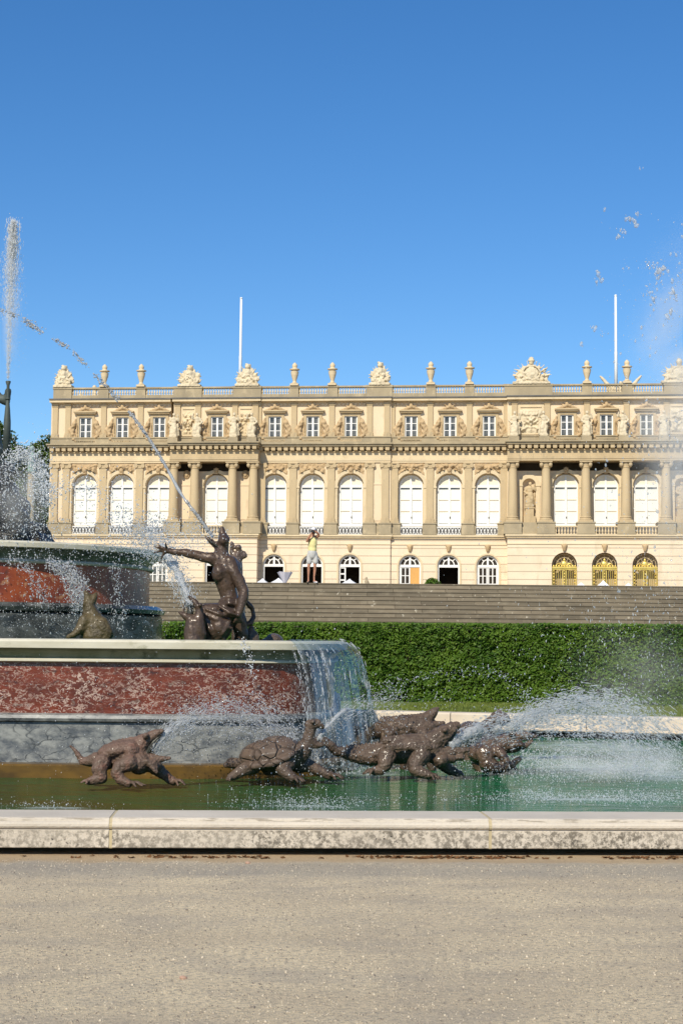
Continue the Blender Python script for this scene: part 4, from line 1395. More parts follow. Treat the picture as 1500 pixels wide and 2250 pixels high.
# base colour runs from olive at the left of the pool to green at the right
gx = N(nt, 'ShaderNodeMapRange'); gx.inputs['From Min'].default_value = -2.6; gx.inputs['From Max'].default_value = 2.2; nt.links.new(sp.outputs['X'], gx.inputs['Value'])
base = mixc(nt, gx.outputs[0], (.050, .060, .010), (.011, .135, .046))
base = mixc(nt, math2(nt, 'MULTIPLY', noise_fac(nt, vst, 1.2, 4, .42, .62), .7), base, (.020, .085, .028))
base = mixc(nt, math2(nt, 'MULTIPLY', noise_fac(nt, vst, .9, 4, .56, .72), .4), base, (.05, .042, .012))
foam = None
def foam_patch(x, y, rx, ry):
    mp = N(nt, 'ShaderNodeMapping'); mp.inputs['Location'].default_value = (-x / rx, -y / ry, 0); mp.inputs['Scale'].default_value = (1 / rx, 1 / ry, 0)
    nt.links.new(tc.outputs['Object'], mp.inputs['Vector'])
    ln = N(nt, 'ShaderNodeVectorMath'); ln.operation = 'LENGTH'; nt.links.new(mp.outputs[0], ln.inputs[0])
    r_ = N(nt, 'ShaderNodeMapRange'); r_.inputs['From Min'].default_value = 1; r_.inputs['From Max'].default_value = .35; nt.links.new(ln.outputs['Value'], r_.inputs['Value'])
    return r_.outputs[0]
pp = lambda px, py: onz(px, py, WZ)
FOAM = [(1330, 1690, 1.1, 1.6), (1480, 1705, 1.0, 1.5), (1190, 1665, .6, .8), (1290, 1757, .95, .22), (690, 1772, .55, .18), (120, 1776, .4, .15), (1300, 1640, 1.5, 2.0), (720, 1690, .5, .6), (810, 1700, .5, .5)]
for k, (px, py, rx, ry) in enumerate(FOAM):
    p = pp(px, py)
    f_ = foam_patch(p.x, p.y, rx, ry)
    foam = f_ if foam is None else math2(nt, 'MAXIMUM', foam, f_)
fm_ = math2(nt, 'MULTIPLY', foam, noise_fac(nt, vst, 4.5, 8, .34, .60, .72))
base = mixc(nt, math2(nt, 'MULTIPLY', fm_, .8), base, (.62, .70, .66))
nt.links.new(base, b.inputs['Base Color'])
rr_ = N(nt, 'ShaderNodeMapRange'); rr_.inputs['To Min'].default_value = .06; rr_.inputs['To Max'].default_value = .5; nt.links.new(fm_, rr_.inputs['Value'])
nt.links.new(rr_.outputs[0], b.inputs['Roughness'])
b.inputs['IOR'].default_value = 1.33
b.inputs['Specular IOR Level'].default_value = .13
n1 = N(nt, 'ShaderNodeTexNoise'); n1.inputs['Scale'].default_value = 3.2; n1.inputs['Detail'].default_value = 5; n1.inputs['Roughness'].default_value = .6; nt.links.new(vst, n1.inputs['Vector'])
n2_ = N(nt, 'ShaderNodeTexNoise'); n2_.inputs['Scale'].default_value = 11; n2_.inputs['Detail'].default_value = 4; nt.links.new(vst, n2_.inputs['Vector'])
add_bump(nt, b, math2(nt, 'ADD', n1.outputs['Fac'], math2(nt, 'MULTIPLY', n2_.outputs['Fac'], .55)), .95, .20)
M['water'] = m
w = MB()
wp = offset(outline, .25)
gx0, gx1 = min(p.x for p in wp), max(p.x for p in wp)
w.add([(p.x, p.y, WZ) for p in wp], [tuple(range(len(wp)))])
tag(w.build('water', M['water']), kind='structure')

# ---- lawn strip behind the pool
m, nt, b = new_mat('lawn_grass')
v = coords(nt)
c = mixc(nt, noise_fac(nt, v, 1.2, 5), (.15, .19, .026), (.10, .145, .02))
c = mixc(nt, noise_fac(nt, v, 30, 4, .5, .7), c, (.19, .20, .05))
nt.links.new(c, b.inputs['Base Color']); b.inputs['Roughness'].default_value = .9
M['lawn'] = m
lw = MB()
q0, q1 = fA - fd * 9 + fn * .47, fA + fd * 40 + fn * .47
lw.add([(q0.x, q0.y, .235), (q1.x, q1.y, .235), (q1.x + 6, q1.y + 16, .235), (-40, 47, .235), (-40, 44, .235)], [(0, 1, 2, 3, 4)])
tag(lw.build('lawn', M['lawn']), kind='structure')
# grass blades
C_ = []
V_, F_ = [], []
gb = np.random.default_rng(3)
nb_ = 26000
tt = gb.random(nb_) * 9 - .6; ss = gb.random(nb_) * 6.2 + .5
P = np.array(fA)[None] + np.array(fd)[None] * tt[:, None] + np.array(fn)[None] * ss[:, None]
P[:, 2] = .235
a = gb.random(nb_) * 6.28; hgt = .03 + .035 * gb.random(nb_); wd = .008 + .006 * gb.random(nb_)
dx = np.stack([np.cos(a), np.sin(a), 0 * a], 1)
tip = P + dx * (gb.random(nb_) * .04)[:, None]; tip[:, 2] += hgt
sd = np.stack([-np.sin(a), np.cos(a), 0 * a], 1) * wd[:, None]
V_ = np.stack([P - sd, P + sd, tip], 1).reshape(-1, 3)
tag(link(bpy.data.objects.new('grass', np_mesh('grass', V_, np.arange(nb_ * 3).reshape(-1, 3), M['lawn']))), 'mown grass strip between the far kerb and the hedge', kind='stuff')

# ---- hedge
hA, hB = onz(930, 1544, .235), onz(1450, 1554, .235)
hd = (hB - hA).normalized(); hn = Vector((-hd.y, hd.x, 0))
HZ = 2.06
def leafmat(name, c1, c2, c3, sc):
    m, nt, b = new_mat(name)
    v = coords(nt)
    c = mixc(nt, noise_fac(nt, v, sc, 4, .36, .64), c1, c2)
    c = mixc(nt, noise_fac(nt, v, sc * 9, 3, .52, .68), c, c3)
    nt.links.new(c, b.inputs['Base Color']); b.inputs['Roughness'].default_value = .55
    b.inputs['Specular IOR Level'].default_value = .25
    tr = N(nt, 'ShaderNodeBsdfTranslucent'); nt.links.new(c, tr.inputs['Color'])
    mx = N(nt, 'ShaderNodeMixShader'); mx.inputs[0].default_value = .25
    out = [x for x in nt.nodes if x.type == 'OUTPUT_MATERIAL'][0]
    nt.links.new(b.outputs[0], mx.inputs[1]); nt.links.new(tr.outputs[0], mx.inputs[2]); nt.links.new(mx.outputs[0], out.inputs['Surface'])
    return m
M['hedge'] = leafmat('hedge_leaf', (.042, .102, .008), (.105, .190, .016), (.16, .24, .035), 1.0)
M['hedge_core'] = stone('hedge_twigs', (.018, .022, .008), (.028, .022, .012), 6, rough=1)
hedge = empty('clipped_hedge', (hA.x, hA.y, 0), label='long clipped dark green hedge below the stone steps', cat='hedge')
hb = Vector((hA.x, hA.y, 0))
def hp(t, s_, z):
    p = hd * t + hn * s_
    return (p.x, p.y, z)
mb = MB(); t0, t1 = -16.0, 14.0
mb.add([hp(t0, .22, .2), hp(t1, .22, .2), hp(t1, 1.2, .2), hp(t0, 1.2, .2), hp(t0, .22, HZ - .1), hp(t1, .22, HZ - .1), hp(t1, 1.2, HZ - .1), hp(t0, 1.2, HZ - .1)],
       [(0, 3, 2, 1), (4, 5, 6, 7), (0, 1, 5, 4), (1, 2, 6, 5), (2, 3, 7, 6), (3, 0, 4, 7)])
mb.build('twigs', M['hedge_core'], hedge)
hg = np.random.default_rng(5)
nl = 78000
t_ = hg.random(nl) * 17.5 - 6.5
isface = hg.random(nl) < .9
z_ = np.where(isface, .23 + (HZ - .23) * hg.random(nl), HZ)
tn = np.array([mnoise.noise(Vector((x * 1.6, z * 2.4, 3))) + .6 * mnoise.noise(Vector((x * 6, z * 7, 9))) for x, z in zip(t_, z_)])
s0 = np.where(isface, .03 + .15 * hg.random(nl) ** 1.5 - .12 * tn, hg.random(nl) * 1.25)
z_ = np.where(isface, z_ + .0, HZ - .06 + .07 * hg.random(nl) + .02 * tn)
Pc = np.stack([hd.x * t_ + hn.x * s0, hd.y * t_ + hn.y * s0, z_], 1)
nr = hg.normal(size=(nl, 3)) * .75 + np.array([-hn.x, -hn.y, .75])[None]
nr /= np.linalg.norm(nr, axis=1, keepdims=True)
rv = hg.normal(size=(nl, 3)); ax = np.cross(nr, rv); ax /= np.linalg.norm(ax, axis=1, keepdims=True); ay = np.cross(nr, ax)
sz = (.016 + .016 * hg.random(nl))[:, None]
V_ = np.stack([Pc - ax * sz * 1.5, Pc - ay * sz * .8, Pc + ax * sz * 1.5, Pc + ay * sz * .8], 1).reshape(-1, 3)
link(bpy.data.objects.new('foliage', np_mesh('foliage', V_, np.arange(nl * 4).reshape(-1, 4), M['hedge'])), hedge)

# ---- stone stairs up to the terrace
m, nt, b = new_mat('lichened_step')
v = coords(nt)
c = mixc(nt, noise_fac(nt, coords(nt, (.25, 1, 3)), 1.5, 6, .35, .65), (.275, .225, .155), (.175, .147, .102))
c = mixc(nt, noise_fac(nt, v, 2.2, 5, .50, .66), c, (.28, .235, .165))
c = mixc(nt, noise_fac(nt, v, 7, 5, .64, .70), c, (.62, .56, .44))
bk_ = N(nt, 'ShaderNodeTexBrick'); bk_.inputs['Scale'].default_value = 1.0; bk_.inputs['Mortar Size'].default_value = .012; bk_.inputs['Brick Width'].default_value = 1.7; bk_.inputs['Row Height'].default_value = .14
bk_.inputs['Color1'].default_value = (1, 1, 1, 1); bk_.inputs['Color2'].default_value = (.62, .62, .62, 1); bk_.inputs['Mortar'].default_value = (.35, .33, .3, 1)
mp = N(nt, 'ShaderNodeMapping'); mp.inputs['Rotation'].default_value = (R(-90), 0, 0); mp.inputs['Location'].default_value = (0, -.0, 0)
tc = N(nt, 'ShaderNodeTexCoord'); nt.links.new(tc.outputs['Object'], mp.inputs['Vector']); nt.links.new(mp.outputs[0], bk_.inputs['Vector'])
mu = N(nt, 'ShaderNodeMix'); mu.data_type = 'RGBA'; mu.blend_type = 'MULTIPLY'; mu.inputs[0].default_value = .8; nt.links.new(c, mu.inputs[6]); nt.links.new(bk_.outputs['Color'], mu.inputs[7])
nt.links.new(mu.outputs[2], b.inputs['Base Color']); b.inputs['Roughness'].default_value = .95
M['step'] = m
stairs = empty('stone_stairs', (0, 0, 0), label='broad weathered stone stairs climbing from the hedge to the palace terrace', cat='stairs')
YT = 53.7; RI = .142; TR = .40; NS = 24
mb = MB()
for k in range(NS):
    zt = ZT - RI * k
    y1 = YT - TR * k
    # tread with a nosing that overhangs the riser
    mb.box(-32, 32, y1 - .016, y1 + TR + .05, zt - .035, zt)
    mb.box(-32, 32, y1, y1 + TR + .3, zt - RI - .002, zt - .036)
mb.build('steps', M['step'], stairs)
mb = MB(); mb.box(-32, 32, YT + .6, YT + 3, .1, ZT - .06); mb.build('core', M['step'], stairs)
# terrace
tr = MB(); tr.add([(-160, YT + .36, ZT - .003), (160, YT + .36, ZT - .003), (260, 420, ZT - .003), (-260, 420, ZT - .003)], [(0, 1, 2, 3)])
M['terrace'] = stone('terrace_gravel', (.36, .31, .235), (.30, .26, .20), .8, rough=.95)
tag(tr.build('terrace', M['terrace']), kind='structure')

# ---- fountain tiers
FX, FY = -6.1, 27.0
fountain = empty('tiered_fountain', (FX, FY, 0), label='two tiered marble fountain with red bands standing in the pool', cat='fountain')


def sup(a, b_, n, K=160):
    pts = []
    for k in range(K):
        t = 2 * PI * k / K
        c_, s_ = math.cos(t), math.sin(t)
        r_ = (abs(c_) ** n + abs(s_) ** n) ** (-1 / n)
        pts.append((a * r_ * c_, b_ * r_ * s_))
    # resample evenly
    P_ = np.array(pts + [pts[0]]); d = np.r_[0, np.cumsum(np.linalg.norm(np.diff(P_, axis=0), axis=1))]
    tt = np.linspace(0, d[-1], K + 1)[:-1]
    return np.stack([np.interp(tt, d, P_[:, 0]), np.interp(tt, d, P_[:, 1])], 1)


def ring(base, prof, name, mat, parent, smooth=True, mats=None):
    """sweep profile [(outward, z)] round the plan curve"""
    K = len(base)
    tg = np.roll(base, -1, 0) - np.roll(base, 1, 0); tg /= np.linalg.norm(tg, axis=1, keepdims=True)
    nrm = np.stack([tg[:, 1], -tg[:, 0]], 1)
    mb = MB()
    for o_, z in prof:
        q = base + nrm * o_
        mb.v += [(x, y, z) for x, y in q]
    for i in range(len(prof) - 1):
        for k in range(K):
            l = (k + 1) % K
            mb.f.append((i * K + k, i * K + l, (i + 1) * K + l, (i + 1) * K + k))
    o = mb.build(name, mat, parent, False)
    if smooth:
        o.data.polygons.foreach_set('use_smooth', [True] * len(o.data.polygons))
        try:
            o.data.set_sharp_from_angle(angle=R(35))
        except Exception:
            pass
    return o


low = sup(6.0, 6.0, 8.0, 240)
ring(low, [(.36, -.3), (.36, .03), (.34, .05), (.03, .05)], 'foot_ledge', M['ochre'], fountain)
ring(low, [(.05, .048), (.05, .555), (.08, .565)], 'plinth', M['grey_marble'], fountain)
ring(low, [(.07, .563), (.10, .575), (.115, .61), (.10, .65), (.06, .668), (-.02, .672)], 'plinth_cap', M['grey_marble'], fountain)
ring(low, [(.0, .67), (.0, 1.32)], 'red_band', M['red'], fountain)
ring(low, [(-.02, 1.315), (.05, 1.318), (.075, 1.33), (.075, 1.352), (.055, 1.366), (.03, 1.37)], 'bead_moulding', M['rim'], fountain)
ring(low, [(.03, 1.368), (.04, 1.40), (.08, 1.45), (.14, 1.48), (.19, 1.49)], 'cove_moulding', M['rim_algae'], fountain)
ring(low, [(.18, 1.488), (.205, 1.50), (.21, 1.58), (.19, 1.605), (.14, 1.617), (-.1, 1.617), (-.12, 1.56), (-.12, 1.3)], 'basin_rim', M['rim'], fountain)
# water film inside the lower basin
mb = MB(); lw_ = low * .985; mb.add([(x, y, 1.565) for x, y in lw_], [tuple(range(len(lw_)))]); mb.build('basin_water', M['water'], fountain)
upb = sup(2.93, 3.0, 2.0, 120)
ring(upb, [(.22, 1.5), (.22, 1.98), (.2, 2.0), (.1, 2.0)], 'upper_plinth', M['dark_marble'], fountain)
ring(upb, [(.12, 1.995), (.25, 2.03), (.27, 2.09), (.2, 2.15), (.0, 2.16)], 'upper_torus', M['dark_marble'], fountain)
ring(upb, [(.0, 2.15), (.0, 2.74)], 'upper_red_band', M['red_wet'], fountain)
ring(upb, [(-.01, 2.735), (.05, 2.74), (.07, 2.765), (.05, 2.79), (.03, 2.80)], 'upper_bead_moulding', M['rim'], fountain)
ring(upb, [(.02, 2.80), (.04, 2.85), (.10, 2.91), (.18, 2.95), (.23, 2.955)], 'upper_cove_moulding', M['rim_dark'], fountain)
ring(upb, [(.22, 2.953), (.25, 2.965), (.255, 3.03), (.24, 3.05), (.19, 3.06), (-.1, 3.06), (-.12, 3.0), (-.12, 2.8)], 'upper_basin_rim', M['rim'], fountain)
mb = MB(); q = upb * .97; mb.add([(x, y, 3.02) for x, y in q], [tuple(range(len(q)))]); mb.build('upper_basin_water', M['water'], fountain)
# central rock
mb = MB(); rr = random.Random(4)
mb.ell((.15, 0, 3.0), (1.35, 1.3, .55)); mb.ell((.1, 0, 3.6), (.85, .9, .7)); mb.ell((.05, 0, 4.05), (.55, .6, .55))
for k in range(46):
    a = rr.uniform(0, 6.28); z = rr.uniform(3.0, 4.45); r_ = 1.35 - (z - 3) * .72
    mb.ell((.12 + math.cos(a) * r_ * .9, math.sin(a) * r_ * .9, z), (rr.uniform(.12, .3), rr.uniform(.12, .3), rr.uniform(.1, .28)), (rr.random(), rr.random(), 0), 8, 6)
rock = mb.blob('rock', M['rock'], fountain, .05, 1, .10, 3.5, .04, 11)
# ------------------------------------------------------------------ fountain figures
class Fig:
    """builds in the picture's crop coordinates at a real depth: q(x, y, dy) -> world"""
    def __init__(self, ox, oy, k, Y):
        self.ox, self.oy, self.k, self.Y = ox, oy, k, Y
        self.mb = MB()

    def p(self, x, y, d=0.0):
        return at(self.ox + x / self.k, self.oy + y / self.k, self.Y + d)

    def r(self, v):
        return v / self.k * self.Y / F

    def ch(self, pts, flat=None):
        """pts: (x, y, depth, radius px)"""
        P_ = [self.p(a, b_, d) for a, b_, d, _ in pts]
        self.mb.chain(P_, [self.r(t[3]) for t in pts])

    def el(self, x, y, d, rx, ry, rz, rot=0.0):
        """ellipsoid: rx across, rz up in crop px, ry depth in metres; ROT clockwise-in-picture radians"""
        self.mb.ell(self.p(x, y, d), (self.r(rx), ry, self.r(rz)), (0, rot, 0))

    def foot(self, x, y, d, s, dirx=1, n=4, spread=26, length=60, rad=12, drop=14):
        L = self.r(length)
        for k in range(n):
            f_ = (k / (n - 1) - .5)
            a = f_ * 2.3
            lx, ld = math.cos(a) * length, math.sin(a) * L
            self.ch([(x, y, d, rad * 1.25), (x + dirx * lx * .6, y - 8 - f_ * 6, d + ld * .6, rad * .8), (x + dirx * lx, y + drop - f_ * 14, d + ld, rad * .6), (x + dirx * lx * 1.12, y + drop + 5 - f_ * 14, d + ld * 1.12, rad * .25)])

    def done(self, name, mat, label, cat, voxel, base, smooth=2, amp=.01, nsc=14, amp2=.004, nsc2=40, group=None, parent=None):
        t = empty(name, base, label=label, cat=cat, group=group)
        b0 = Vector(base)
        self.mb.v = [tuple(Vector(v_) - b0) for v_ in self.mb.v]
        self.mb.blob('body', mat, t, voxel, smooth, amp, nsc, amp2, nsc2)
        self.base = b0
        self.mb = MB()
        return t

    def part(self, name, mat, t, voxel=0, smooth=1, amp=0, nsc=14):
        self.mb.v = [tuple(Vector(v_) - self.base) for v_ in self.mb.v]
        o = self.mb.blob(name, mat, t, voxel, smooth, amp, nsc) if voxel else self.mb.build(name, mat, t, True)
        self.mb = MB()
        return o


ANI = 'bronze and lead figures spouting water around the fountain'
# ---- frog-headed man with flung-out arm
g = Fig(320, 1140, 4.6875, 22.0)
def limb(pts): g.ch(pts)
# torso
limb([(880, 860, .0, 92), (845, 740, .0, 92), (815, 620, 0, 112), (815, 520, 0, 118), (800, 440, 0, 92)])
g.el(760, 560, -.03, 80, .17, 110); g.el(900, 520, .05, 85, .17, 110, .2)
limb([(700, 430, -.02, 62), (880, 450, .02, 70)])
# neck and thrown-back frog head
limb([(790, 400, 0, 80), (780, 330, 0, 74), (795, 265, 0, 68)])
g.el(805, 225, 0, 58, .16, 75, -.1)
limb([(800, 230, 0, 54), (795, 160, 0, 42), (785, 100, 0, 30)])         # upper jaw up
limb([(770, 300, 0, 48), (700, 255, 0, 34), (655, 220, 0, 24), (618, 187, 0, 12)])   # lower jaw
g.el(850, 215, -.05, 22, .05, 30)
# flung arm
limb([(705, 410, -.02, 66), (600, 395, -.02, 56), (500, 370, -.03, 50), (400, 350, -.04, 45), (285, 340, -.05, 34), (225, 325, -.06, 34)])
for (x1, y1), (x2, y2), d in (((150, 285), (108, 235), .0), ((140, 300), (72, 278), .03), ((150, 335), (78, 352), .05), ((175, 375), (150, 445), .02), ((205, 270), (200, 205), -.08)):
    limb([(225, 325, -.06, 20), (x1, y1, -.06 + d, 13), (x2, y2, -.06 + d * 2, 7)])
# right arm hanging to the lap
limb([(865, 450, -.06, 72), (905, 540, -.1, 66), (960, 640, -.12, 62), (1010, 745, -.14, 54), (1000, 830, -.16, 52), (985, 900, -.18, 44), (955, 985, -.2, 36)])
for k in range(4):
    limb([(955, 985, -.2, 20), (925 + k * 22, 1035, -.22 + k * .02, 14), (905 + k * 28, 1075, -.2 + k * .02, 10)])
# sash, thigh and drapery
g.ch([(775, 845, -.08, 26), (860, 835, -.16, 26), (950, 850, -.1, 26)]); g.ch([(770, 872, -.09, 24), (860, 872, -.18, 24), (955, 885, -.1, 24)])
limb([(880, 950, .0, 120), (800, 970, -.05, 115), (700, 960, -.1, 95), (620, 950, -.1, 75)])
limb([(640, 960, -.1, 85), (640, 1060, -.12, 80), (650, 1180, -.12, 80), (655, 1250, -.12, 75)])
g.el(760, 1120, -.08, 130, .26, 150)
for a, b_ in (((620, 930), (880, 1000)), ((610, 985), (860, 1060)), ((640, 1040), (890, 1130)), ((600, 1000), (720, 1240)), ((700, 1010), (800, 1240)), ((860, 1060), (740, 1245)), ((760, 900), (960, 1000))):
    limb([(a[0], a[1], -.25, 20), ((a[0] + b_[0]) / 2, (a[1] + b_[1]) / 2 + 16, -.3, 22), (b_[0], b_[1], -.24, 16)])
limb([(900, 960, .05, 105), (960, 1080, .08, 85), (990, 1180, .1, 75), (980, 1250, .1, 70)])
limb([(1040, 860, .12, 30), (1100, 930, .15, 26), (1115, 1010, .15, 24), (1080, 1080, .12, 30)])
fm_t = g.done('frog_man_statue', M['bronze'], 'dark bronze man with gaping frog head, one arm flung out, kneeling on the basin rim', 'statue', .016, at(850 / 4.6875 + 320, 1406, 22.0), 2, .010, 9, .004, 28, ANI)
g.ch([(745, 290, -.06, 12), (712, 262, -.07, 10), (650, 215, -.06, 7)])
g.part('mouth', M['mouth'], fm_t)
g.ch([(1090, 1130, .2, 32), (1088, 1200, .2, 55), (1090, 1260, .2, 66)])
g.ch([(1130, 1190, .2, 30), (1140, 1255, .2, 36)])
g.part('foot', M['lead_brown'], fm_t, .02, 2, .008)

# ---- gaping frog beside him
g = Fig(320, 1140, 4.6875, 21.6)
g.ch([(490, 1250, 0, 100), (478, 1150, 0, 86), (485, 1070, 0, 72)])
g.ch([(480, 1035, 0, 52), (405, 1000, -.02, 36), (336, 958, 0, 12)])          # lower jaw
g.ch([(550, 1030, 0, 56), (552, 940, 0, 40), (512, 865, 0, 34), (452, 806, 0, 18)])   # upper jaw
g.ch([(385, 985, .06, 16), (398, 900, .09, 13), (440, 815, .06, 14)])
g.el(565, 890, -.1, 24, .06, 24)
g.ch([(530, 1080, 0, 80), (560, 1180, 0, 70), (560, 1250, 0, 60)])
fr_t = g.done('frog_statue', M['bronze'], 'dark bronze frog head with wide open mouth tilted up beside the kneeling man', 'statue', .016, at(420, 1406, 21.6), 2, .008, 10, .003, 30, ANI)
g.ch([(455, 990, .04, 40), (465, 920, .05, 34), (465, 860, .05, 20)])
g.part('mouth', M['mouth'], fr_t, .02, 2)

# ---- small figure beyond his shoulder, on the far side of the basin
g = Fig(320, 1140, 4.6875, 24.5)
g.ch([(960, 640, 0, 40), (955, 560, 0, 48), (950, 460, 0, 50), (945, 380, 0, 46)])
g.ch([(950, 370, 0, 34), (955, 330, 0, 26)]); g.el(955, 295, 0, 36, .06, 34)
g.ch([(905, 390, 0, 28), (880, 330, 0, 24), (890, 270, 0, 22), (885, 245, 0, 18)])
g.ch([(985, 400, 0, 28), (1025, 385, 0, 22), (1020, 345, 0, 18), (985, 335, 0, 16)])
g.ch([(960, 640, 0, 50), (950, 800, 0, 60), (960, 1000, 0, 70), (960, 1260, 0, 80)])
g.done('frog_figure_statue', M['lead_dark'], 'smaller wet bronze figure with raised arms half hidden behind the kneeling man', 'statue', .02, at(525, 1406, 24.5), 2, .008, 10, group=ANI)
# humped back peeping over the rim
g = Fig(320, 1140, 4.6875, 23.0)
g.el(1330, 1255, 0, 95, .25, 75, .15); g.el(1260, 1270, 0, 80, .22, 40)
g.done('tortoise_back_statue', M['lead_brown'], 'low brown humped back just showing over the basin rim right of the kneeling man', 'statue', .02, at(604, 1408, 23.0), 2, .01, 10, group=ANI)

# ---- olive seated frog by the upper plinth
g = Fig(0, 1140, 4.2857, 22.4)
g.ch([(900, 1100, 0, 150), (880, 980, 0, 115), (850, 880, 0, 78), (830, 790, 0, 52), (820, 720, 0, 34), (800, 690, 0, 20)])
g.ch([(860, 780, 0, 46), (890, 730, .02, 30), (905, 700, .02, 16)])
g.ch([(800, 960, -.1, 60), (760, 1030, -.16, 48), (700, 1090, -.2, 34), (640, 1115, -.22, 22)])
g.ch([(960, 1000, -.08, 80), (1010, 1080, -.1, 60), (1000, 1130, -.12, 40)])
g.el(790, 800, -.08, 18, .04, 22)
g.done('seated_frog_statue', M['olive_lead'], 'olive brown wet frog statue sitting against the dark upper plinth', 'statue', .02, at(205, 1402, 22.4), 2, .012, 9, .004, 30, ANI)

# ---- lizard with raised head (left, in the pool)
g = Fig(130, 1560, 3.75, 19.2)
g.ch([(345, 425, .05, 78), (440, 385, .02, 98), (540, 375, 0, 112), (610, 375, -.02, 100)])
g.el(480, 330, 0, 170, .2, 75, -.22); g.el(600, 330, 0, 85, .2, 90, -.3)
g.el(660, 440, -.04, 90, .18, 95); g.el(760, 452, .0, 88, .13, 66, .2)                                             # chest and jowls
g.ch([(640, 320, 0, 82), (690, 265, 0, 66), (740, 230, 0, 46), (800, 195, 0, 36), (848, 175, 0, 18)])   # head and upper jaw
g.ch([(690, 370, 0, 54), (760, 395, 0, 36), (840, 405, 0, 27), (905, 400, 0, 14)])                      # lower jaw
for k in range(5):
    g.ch([(640 + k * 22, 400 + k * 10, -.14, 16), (720 + k * 20, 425 + k * 22, -.17, 18), (800, 430 + k * 22, -.12, 14)])
g.el(715, 215, -.09, 26, .05, 26)
for k in range(9):
    g.ch([(450 + k * 26, 285 - k * 6, 0, 22), (446 + k * 26, 255 - k * 5, 0, 8)])
# near foreleg, far foreleg
g.ch([(575, 440, -.2, 72), (500, 470, -.25, 56), (470, 520, -.27, 46), (510, 580, -.28, 42), (570, 608, -.3, 34)])
g.foot(575, 606, -.3, 1, 1, 5, 34, 130, 15, 16)
g.ch([(790, 480, .15, 58), (850, 520, .18, 48), (905, 570, .2, 38), (940, 590, .2, 34)])
g.foot(940, 592, .2, 1, 1, 4, 30, 100, 17, 22)
# hind legs
g.ch([(350, 440, -.18, 76), (330, 490, -.24, 62), (350, 560, -.26, 50), (300, 575, -.27, 40), (250, 590, -.28, 32)])
g.foot(250, 592, -.28, 1, -1, 4, 34, 75, 15, 10)
# tail
g.ch([(300, 410, .05, 60), (250, 425, .08, 46), (195, 425, .1, 34), (165, 385, .1, 25), (135, 340, .1, 18), (95, 300, .1, 10)])
t = g.done('lizard_statue', M['lead_pink'], 'reddish brown lizard with gaping upturned mouth crawling in the pool at left', 'statue', .011, at(215, 1725, 19.2), 2, .007, 16, .006, 45, ANI)
g.ch([(725, 355, -.02, 24), (775, 275, -.01, 26), (830, 215, 0, 14)]); g.part('mouth', M['mouth'], t, .012, 1)

# ---- tortoise with long upstretched neck
g = Fig(470, 1540, 3.75, 20.0)
g.el(470, 465, 0, 235, .36, 105, -.14)
g.ch([(640, 470, 0, 95), (720, 420, 0, 84), (770, 350, 0, 58), (785, 280, 0, 50), (800, 215, 0, 46)])   # neck
g.ch([(800, 200, 0, 52), (850, 185, 0, 38), (890, 215, 0, 22)]); g.ch([(800, 330, 0, 44), (840, 365, 0, 34), (895, 362, 0, 18)])
g.el(815, 175, -.06, 18, .05, 18)
g.ch([(590, 520, -.28, 84), (560, 560, -.36, 58), (610, 610, -.4, 46), (650, 640, -.42, 40)]); g.foot(650, 645, -.42, 1, 1, 5, 36, 100, 16, 22)
g.ch([(330, 545, -.2, 62), (260, 560, -.3, 56), (190, 600, -.34, 42), (150, 625, -.35, 36)]); g.foot(150, 628, -.35, 1, -1, 5, 40, 50, 17, 26)
g.ch([(240, 520, .1, 50), (140, 515, .15, 44), (100, 530, .15, 26)])
g.ch([(700, 520, .1, 80), (800, 540, .12, 52), (870, 580, .1, 44), (950, 615, .08, 40)]); g.foot(950, 618, .08, 1, 1, 5, 40, 120, 18, 20)
g.ch([(560, 560, -.1, 50), (450, 560, 0, 60), (600, 540, .1, 60)])
t = g.done('tortoise_statue', M['lead_brown'], 'brown tortoise with domed shell stretching its neck up to spout water', 'statue', .012, at(640, 1722, 20.0), 2, .007, 12, .005, 40, ANI)
g.el(470, 440, 0, 268, .42, 132, -.14); g.el(515, 395, 0, 190, .34, 105, -.1)
g.ch([(222, 514, -.06, 26), (330, 540, -.36, 28), (480, 522, -.43, 28), (620, 462, -.37, 28), (715, 385, -.1, 26)])
g.part('shell', M['shell'], t, .012, 2, .004, 10)

# ---- crocodile in front
g = Fig(780, 1530, 3.5714, 20.8)
g.ch([(245, 440, .05, 95), (350, 420, .02, 112), (470, 410, 0, 118), (580, 400, 0, 100)])
g.ch([(590, 380, 0, 90), (640, 335, 0, 80), (695, 290, 0, 68), (750, 250, 0, 50), (800, 228, 0, 30)])   # upper jaw
g.ch([(620, 450, 0, 82), (720, 440, 0, 48), (810, 432, 0, 32), (880, 425, 0, 18)])                     # lower jaw
g.el(665, 500, -.04, 75, .16, 62); g.el(745, 490, 0, 60, .12, 36); g.el(820, 480, 0, 42, .1, 26)
g.el(705, 265, -.1, 24, .05, 22)
for k in range(14):
    x = 230 + k * 27
    g.ch([(x, 350 - 2 * k, -.05, 26), (x - 6, 318 - 2 * k, -.05, 9)]); g.ch([(x + 10, 405, -.26, 22), (x + 4, 386, -.28, 9)])
for k in range(8):
    x = 760 - 0 * k
    g.ch([(690 + k * 15, 385 - k * 19, -.07, 8), (698 + k * 15, 392 - k * 19, -.08, 4)])
# tail curling left
g.ch([(220, 445, .05, 88), (120, 470, .05, 78), (20, 470, .02, 62), (-80, 445, 0, 46), (-150, 430, -.05, 40), (-200, 380, -.1, 34), (-260, 330, -.12, 28), (-330, 345, -.1, 20)])
for k in range(9):
    x = 180 - k * 30
    g.ch([(x, 395 + k * 3, .02, 24), (x - 6, 362 + k * 3, .02, 8)])
